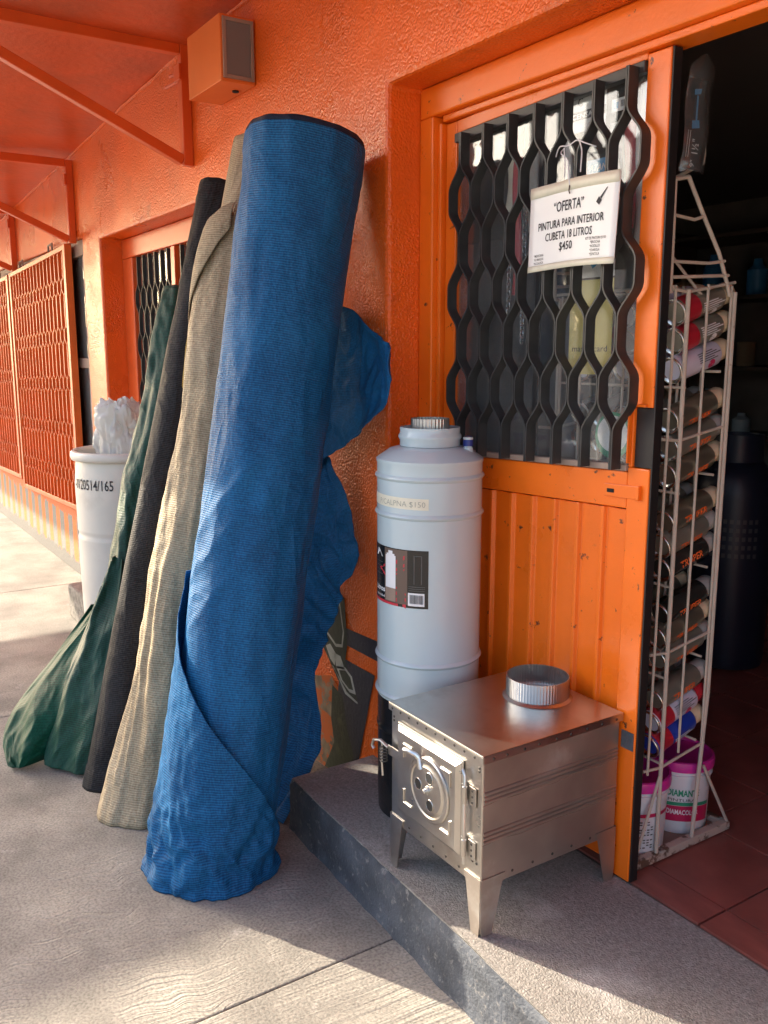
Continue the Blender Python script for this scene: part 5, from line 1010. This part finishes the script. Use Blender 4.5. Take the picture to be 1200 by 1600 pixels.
def make_can(body, cap, textm=None, word='', band=None):
    root = thing('spray_can', 'x', 'spray can', (0, 0, 0), 'spray cans in the wire rack'); r = 0.0322
    bm = NB(); lathe(bm, [(r, 0.006), (r, 0.150), (r - 0.002, 0.155), (0.020, 0.166)], 28); obj('can_body', bm, M[body], root, smooth=True)
    bm = NB(); lathe(bm, [(0.004, 0.014), (0.016, 0.011), (0.024, 0.006), (0.0285, 0.0008), (0.031, 0.0), (0.0332, 0.0012), (0.0334, 0.004), (0.0325, 0.0062)], 28, cap0=True, cap1=False); obj('can_base', bm, M['can_steel'], root, smooth=True, angle=60)
    bm = NB(); lathe(bm, [(0.0265, 0.160), (0.0265, 0.192), (0.024, 0.198), (0.010, 0.200)], 24); obj('cap', bm, M[cap], root, smooth=True)
    if band:
        bm = NB(); lathe(bm, [(r + 0.0003, 0.010), (r + 0.0003, 0.062)], 28, cap0=False, cap1=False); obj('label_band', bm, M[band], root, smooth=True)
    if word:
        bm = NB(); rr = r + 0.0007
        text(bm, word, 0.026, lambda a, c: Vector((rr * math.cos((0.010 - c) / rr), rr * math.sin((0.010 - c) / rr), 0.086 + a)), 0.02, width=0.085); lt = obj('lettering', bm, M[textm], root)
    else:                                   # unreadable rows of print and a round emblem
        rr = r + 0.0007; bm = NB()
        for k in range(5): sheet(bm, lambda s_, t_: Vector((rr * math.cos(-0.55 + 0.16 * k + 0.07 * s_), rr * math.sin(-0.55 + 0.16 * k + 0.07 * s_), 0.070 + (0.055 + 0.012 * (k % 3)) * t_)), 1, 2)
        obj('print_rows', bm, M['print_grey' if body == 'can_white' else 'print_white'], root)
        bm = NB(); bm.faces.new([bm.verts.new((rr * math.cos(0.55 + 0.012 * math.sin(a) / rr), rr * math.sin(0.55 + 0.012 * math.sin(a) / rr), 0.115 + 0.012 * math.cos(a))) for a in [2 * PI * i / 16 for i in range(16)]]); obj('emblem', bm, M['crimson' if body == 'can_white' else 'print_white'], root)
    return root
protos = {'black': make_can('can_black', 'cap_grey', 'print_orange', 'TRUPER'), 'bronze': make_can('can_bronze', 'cap_cream', 'print_orange', 'TRUPER'), 'dark': make_can('can_dark', 'cap_grey', 'print_orange', 'TRUPER'), 'red': make_can('can_dark', 'cap_cream', None, '', 'can_red'), 'white': make_can('can_white', 'cap_cream', None, '', None), 'blue': make_can('can_blue', 'cap_cream', None, '', 'can_red'), 'redwhite': make_can('can_white', 'can_red', None, '', 'can_red')}
look = {'black': 'black', 'bronze': 'bronze', 'dark': 'dark olive', 'red': 'black and red banded', 'white': 'pale violet', 'blue': 'blue', 'redwhite': 'white and red'}
first = {k: True for k in protos}
ordn = ['topmost', 'middle', 'bottom']; tname = ['top', 'second', 'third', 'fourth', 'lowest']; cname = ['end column', 'second column', 'third column', 'fourth column', 'last column']
for ci, x in enumerate(cols_x):
    for ti, tr in enumerate(tiers):
        for k, z in enumerate(tr):
            kind = ('dark', 'black', 'bronze', 'dark', 'bronze')[(ti * 2 + k + ci) % 5]
            if ti == 0: kind = ('red', 'red', 'white')[k] if ci == 0 else random.choice(('red', 'white', 'dark'))
            if ti == 4: kind = ('dark', 'redwhite', 'blue')[k] if ci == 0 else random.choice(('dark', 'redwhite', 'dark'))
            if ci > 2 and (k + ti) % 4 == 3: continue
            p = protos[kind]
            if first[kind]: c = p; first[kind] = False
            else: c = copy_tree(p)
            dy = random.uniform(-0.008, 0.008)
            c.location = (x + random.uniform(-0.001, 0.001), 1.728 + dy, z + 0.0005)
            spin = R(20 + random.uniform(-25, 25)) if ci == 0 else random.uniform(0, 6.28)
            q = Matrix.Rotation(R(-74), 3, 'X') @ Matrix.Rotation(spin, 3, 'Z')
            c.rotation_euler = q.to_euler()
            c['label'] = '%s spray can, %s of %s tier, %s of wire rack' % (look[kind], ordn[k], tname[ti], cname[ci])

# package in clear film hung on the rack header
pk = thing('hanging_pack', 'black carded pipe trap in a clear film bag atop the wire rack', 'package', (RX, 1.705, 1.865))
def pkc(a, b): return Vector((RX + 0.004 + 0.004 * math.sin(b * 6), 1.668 + 0.072 * a + 0.028 * b * 0.6, 1.868 + 0.19 * b))
bm = NB(); sheet(bm, lambda s, t: pkc(s, t), 8, 14); obj('backing_card', bm, M['black_gloss'], pk, solid=0.002)
bm = NB()
outl = [(0.5 + (0.62 if abs(t) > 0 else 0) * 0, 0) for t in (0,)]
def film(s, t):
    w = 0.5 if t < 0.9 else 0.5 * (1 - (t - 0.9) / 0.1 * 0.9)
    p = pkc(0.5 + (s - 0.5) * 2.3 * w, -0.04 + 1.30 * t); p.x += 0.014 * math.sin(PI * s) * (1 - max(0, t - 0.85) * 5) + 0.004 * nz(s * 5, t * 9, 2) + 0.002; return p
sheet(bm, film, 14, 26); obj('film_bag', bm, M['bag_clear'], pk)
bm = NB()
fpk = lambda a, b: pkc(a, b) + Vector((0.003, 0, 0))
for poly in ([(0.30, 0.88), (0.62, 0.90), (0.60, 0.84), (0.32, 0.82)], [(0.44, 0.82), (0.52, 0.82), (0.50, 0.52), (0.42, 0.52)], [(0.27, 0.53), (0.60, 0.55), (0.62, 0.46), (0.27, 0.44)]): bm.faces.new([bm.verts.new(fpk(*q)) for q in poly])
obj('trap_picture', bm, M['print_blue'], pk)
bm = NB(); text(bm, '1\u00bd"', 0.03, lambda a, c: fpk(0.62 - c / 0.072, 0.24 + a / 0.19), 0.01, width=0.03)
text(bm, '9"', 0.02, lambda a, c: fpk(0.55 - c / 0.072, 0.06 + a / 0.19), 0.01, width=0.014)
for k in range(2): bm.faces.new([bm.verts.new(fpk(*q)) for q in ((0.10 + 0.1 * k, 0.12), (0.12 + 0.1 * k, 0.12), (0.13 + 0.1 * k, 0.42), (0.11 + 0.1 * k, 0.42))])
obj('lettering', bm, M['print_white'], pk)

# paint buckets on the rack base
def bucket(label, cx, cy, face, words):
    z0 = S + 0.0105; t = thing('paint_bucket', label, 'bucket', (cx, cy, z0), 'paint buckets on the rack base'); c = (cx, cy, z0)
    bm = NB(); lathe(bm, [(q_[0] * 1.15, q_[1] * 1.06) for q_ in [(0.068, 0.0), (0.070, 0.003), (0.0745, 0.150), (0.078, 0.152), (0.078, 0.160), (0.0745, 0.162), (0.075, 0.178)]], 56, c); obj('pail', bm, M['bucket'], t, smooth=True)
    bm = NB(); lathe(bm, [(q_[0] * 1.15, q_[1] * 1.06) for q_ in [(0.0765, 0.170), (0.081, 0.172), (0.082, 0.186), (0.080, 0.196), (0.075, 0.198), (0.073, 0.190), (0.066, 0.187), (0.010, 0.187)]], 56, c); obj('lid', bm, M['magenta'], t, smooth=True, angle=30)
    rr = lambda z: 1.15 * (0.070 + (z / 0.159) * 0.0045)
    on = lambda e: (lambda a, z: Vector((cx + (rr(z) + e) * math.cos(face + a / rr(z)), cy + (rr(z) + e) * math.sin(face + a / rr(z)), z0 + z)))
    if words:
        f = on(0.0006); bm = NB(); sheet(bm, lambda s, q: f(-0.085 + 0.17 * s, 0.030 + 0.045 * q + 0.008 * math.sin(s * 3)), 24, 3); obj('crimson_field', bm, M['crimson'], t)
        bm = NB(); sheet(bm, lambda s, q: f(-0.085 + 0.17 * s, 0.076 + 0.010 * q + 0.008 * math.sin(s * 3)), 24, 1); f2 = on(0.0012)
        text(bm, 'DIAMANTE', 0.026, lambda a, c_: f2(a, 0.112 + c_), 0.03, width=0.086); obj('green_print', bm, M['print_green'], t)
        bm = NB(); text(bm, 'PINTURAS', 0.012, lambda a, c_: f2(a, 0.096 + c_), 0.0, width=0.080); obj('lettering', bm, M['ink'], t)
        bm = NB(); text(bm, 'DIAMACOLOR', 0.020, lambda a, c_: f2(a, 0.058 + c_), 0.02, width=0.085); obj('white_print', bm, M['print_white'], t)
    else:
        f = on(0.0006); bm = NB(); sheet(bm, lambda s, q: f(-0.06 + 0.17 * s, 0.112 + 0.010 * q), 24, 1); obj('crimson_band', bm, M['crimson'], t)
        bm = NB()
        for i in range(9):
            for k in range(11):
                if random.random() < 0.72: sheet(bm, lambda s, q: f(-0.045 + 0.010 * i + 0.0068 * s, 0.025 + 0.0072 * k + 0.0035 * q), 1, 1)
        obj('small_print', bm, M['print_grey'], t)
bucket('white paint bucket with magenta lid and green lettering in the rack base', -1.480, 1.938, R(-40), True)
bucket('white paint bucket with magenta lid half hidden behind the door edge', -1.470, 1.748, R(-40), False)

# ------------------------------------------------------------------ dim stock inside the shop
shelf = thing('stock_shelf', 'dim wooden stock shelves along the back wall of the shop', 'shelf', (-2.2, 5.3, S))
for x in (-4.4, -3.2, -2.0, -0.8): obj('upright', bx(x - 0.02, x + 0.02, 5.1, 5.58, S + 0.001, 2.3), M['shelf_wood'], shelf)
for z in (0.45, 0.9, 1.35, 1.8, 2.2):
    for a, b in ((-4.378, -3.222), (-3.178, -2.022), (-1.978, -0.822)): obj('board', bx(a, b, 5.1, 5.58, z, z + 0.025), M['shelf_wood'], shelf)
random.seed(11); kinds = [('white', 'white'), ('red', 'red'), ('cap_grey', 'grey'), ('print_blue', 'blue'), ('tape_cream', 'cream'), ('core', 'brown')]
ordw = ['first', 'second', 'third', 'fourth', 'fifth', 'sixth', 'seventh']; lev = {0.475: 'lowest', 0.925: 'second', 1.375: 'third', 1.825: 'fourth'}
for z in (0.475, 0.925, 1.375, 1.825):
    for bi, (a, b) in enumerate(((-4.35, -3.25), (-3.15, -2.05), (-1.95, -0.85))):
        for k in range(4):
            x = a + (b - a) * (k + 0.5) / 4 + random.uniform(-0.04, 0.04); mk, cn = random.choice(kinds); h = random.uniform(0.14, 0.30); r = random.uniform(0.045, 0.075)
            bm = NB()
            if random.random() < 0.5: lathe(bm, [(r * 0.95, 0), (r, 0.005), (r, h * 0.7), (r * 0.5, h * 0.85), (r * 0.42, h), (r * 0.3, h)], 20, (x, 5.25, z + 0.0005)); w = 'bottle'
            else: lathe(bm, [(r * 0.97, 0), (r, 0.004), (r, h * 0.7), (r * 1.04, h * 0.71), (r * 1.04, h * 0.77), (r * 0.9, h * 0.78)], 20, (x, 5.25, z + 0.0005)); w = 'tin'
            tag(obj('stock_' + w, bm, M[mk], smooth=True), '%s %s, %s on the %s board of the %s shelf bay' % (cn, w, ordw[k], lev[z], ('left', 'middle', 'right')[bi]), w, 'stock on the dim back shelves')
tk = thing('gas_tank', 'dark blue gas cylinder standing in the dim shop', 'tank', (-2.25, 3.2, S))
bm = NB(); lathe(bm, [(0.13, 0.002), (0.15, 0.01), (0.155, 0.05), (0.155, 0.72), (0.145, 0.80), (0.10, 0.86), (0.03, 0.88)], 36, (-2.25, 3.2, S)); obj('cylinder', bm, M['tank_blue'], tk, smooth=True)
bm = NB(); lathe(bm, [(0.10, 0.85), (0.10, 0.97), (0.095, 0.97), (0.095, 0.85)], 30, (-2.25, 3.2, S)); obj('collar', bm, M['tank_blue'], tk, smooth=True)
bm = NB(); lathe(bm, [(0.02, 0.87), (0.02, 0.93), (0.035, 0.935), (0.035, 0.95)], 14, (-2.25, 3.2, S)); obj('valve', bm, M['chrome'], tk, smooth=True)
bm = NB()
for k in range(5):
    for j in range(9):
        a_ = R(-95 + 9 * j); r_ = 0.1565; bm.faces.new([bm.verts.new((-2.25 + r_ * math.cos(a_ + da), 3.2 + r_ * math.sin(a_ + da), S + 0.62 - 0.035 * k + dz)) for da, dz in ((0, 0), (0.09, 0), (0.09, 0.018), (0, 0.018))])
obj('stencil_marks', bm, M['print_grey'], tk)
for i, (x, y, z) in enumerate(((-1.75, 3.0, 1.62), (-1.62, 3.0, 1.60))):
    t = thing('hanging_tool', 'dark work tool hanging inside, %s of the pair above the cylinder' % ('left', 'right')[i], 'tool', (x, y, z), 'tools hung inside the shop')
    bm = NB(); tube(bm, [(x, y, z), (x + 0.06, y + 0.03, z - 0.10), (x + 0.10, y + 0.05, z - 0.22)], [0.02, 0.035, 0.03], 12); obj('tool_body', bm, M['print_grey'], t, smooth=True)
    bm = NB(); tube(bm, [(x, y, z), (x, y, 2.50)], 0.002, 5); obj('hanging_cord', bm, M['string'], t)

# ------------------------------------------------------------------ across the street and an unseen panel added to shade the pavement (both outside the frame)
fac = thing('street_house', 'pale house across the street from the shop', 'house', (-2, -11.5, -0.3))
obj('wall', bx(-14, 12, -13, -10.5, -0.3, 3.4), M['facade'], fac)
for x in (-10, -6, -2, 2, 6): obj('window', bx(x, x + 1.2, -10.499, -10.46, 1.0, 2.2), M['glass_far'], fac)
obj('parapet', bx(-14.1, 12.1, -13.1, -10.4, 3.4, 3.6), M['facade'], fac)
sg = thing('shade_panel', 'plain unseen panel added over the pavement past the grilles to shade it', 'sign', (-9.3, -0.9, 2.6))
obj('panel', bx(-9.33, -9.27, -3.3, 0.28, 2.62, 4.22), M['facade'], sg, bevel=0.01)
obj('arm', bx(-9.32, -9.28, 0.281, 1.455, 3.30, 3.36), M['steel_orange'], sg); obj('arm', bx(-9.32, -9.28, 0.281, 1.455, 2.90, 2.96), M['steel_orange'], sg)
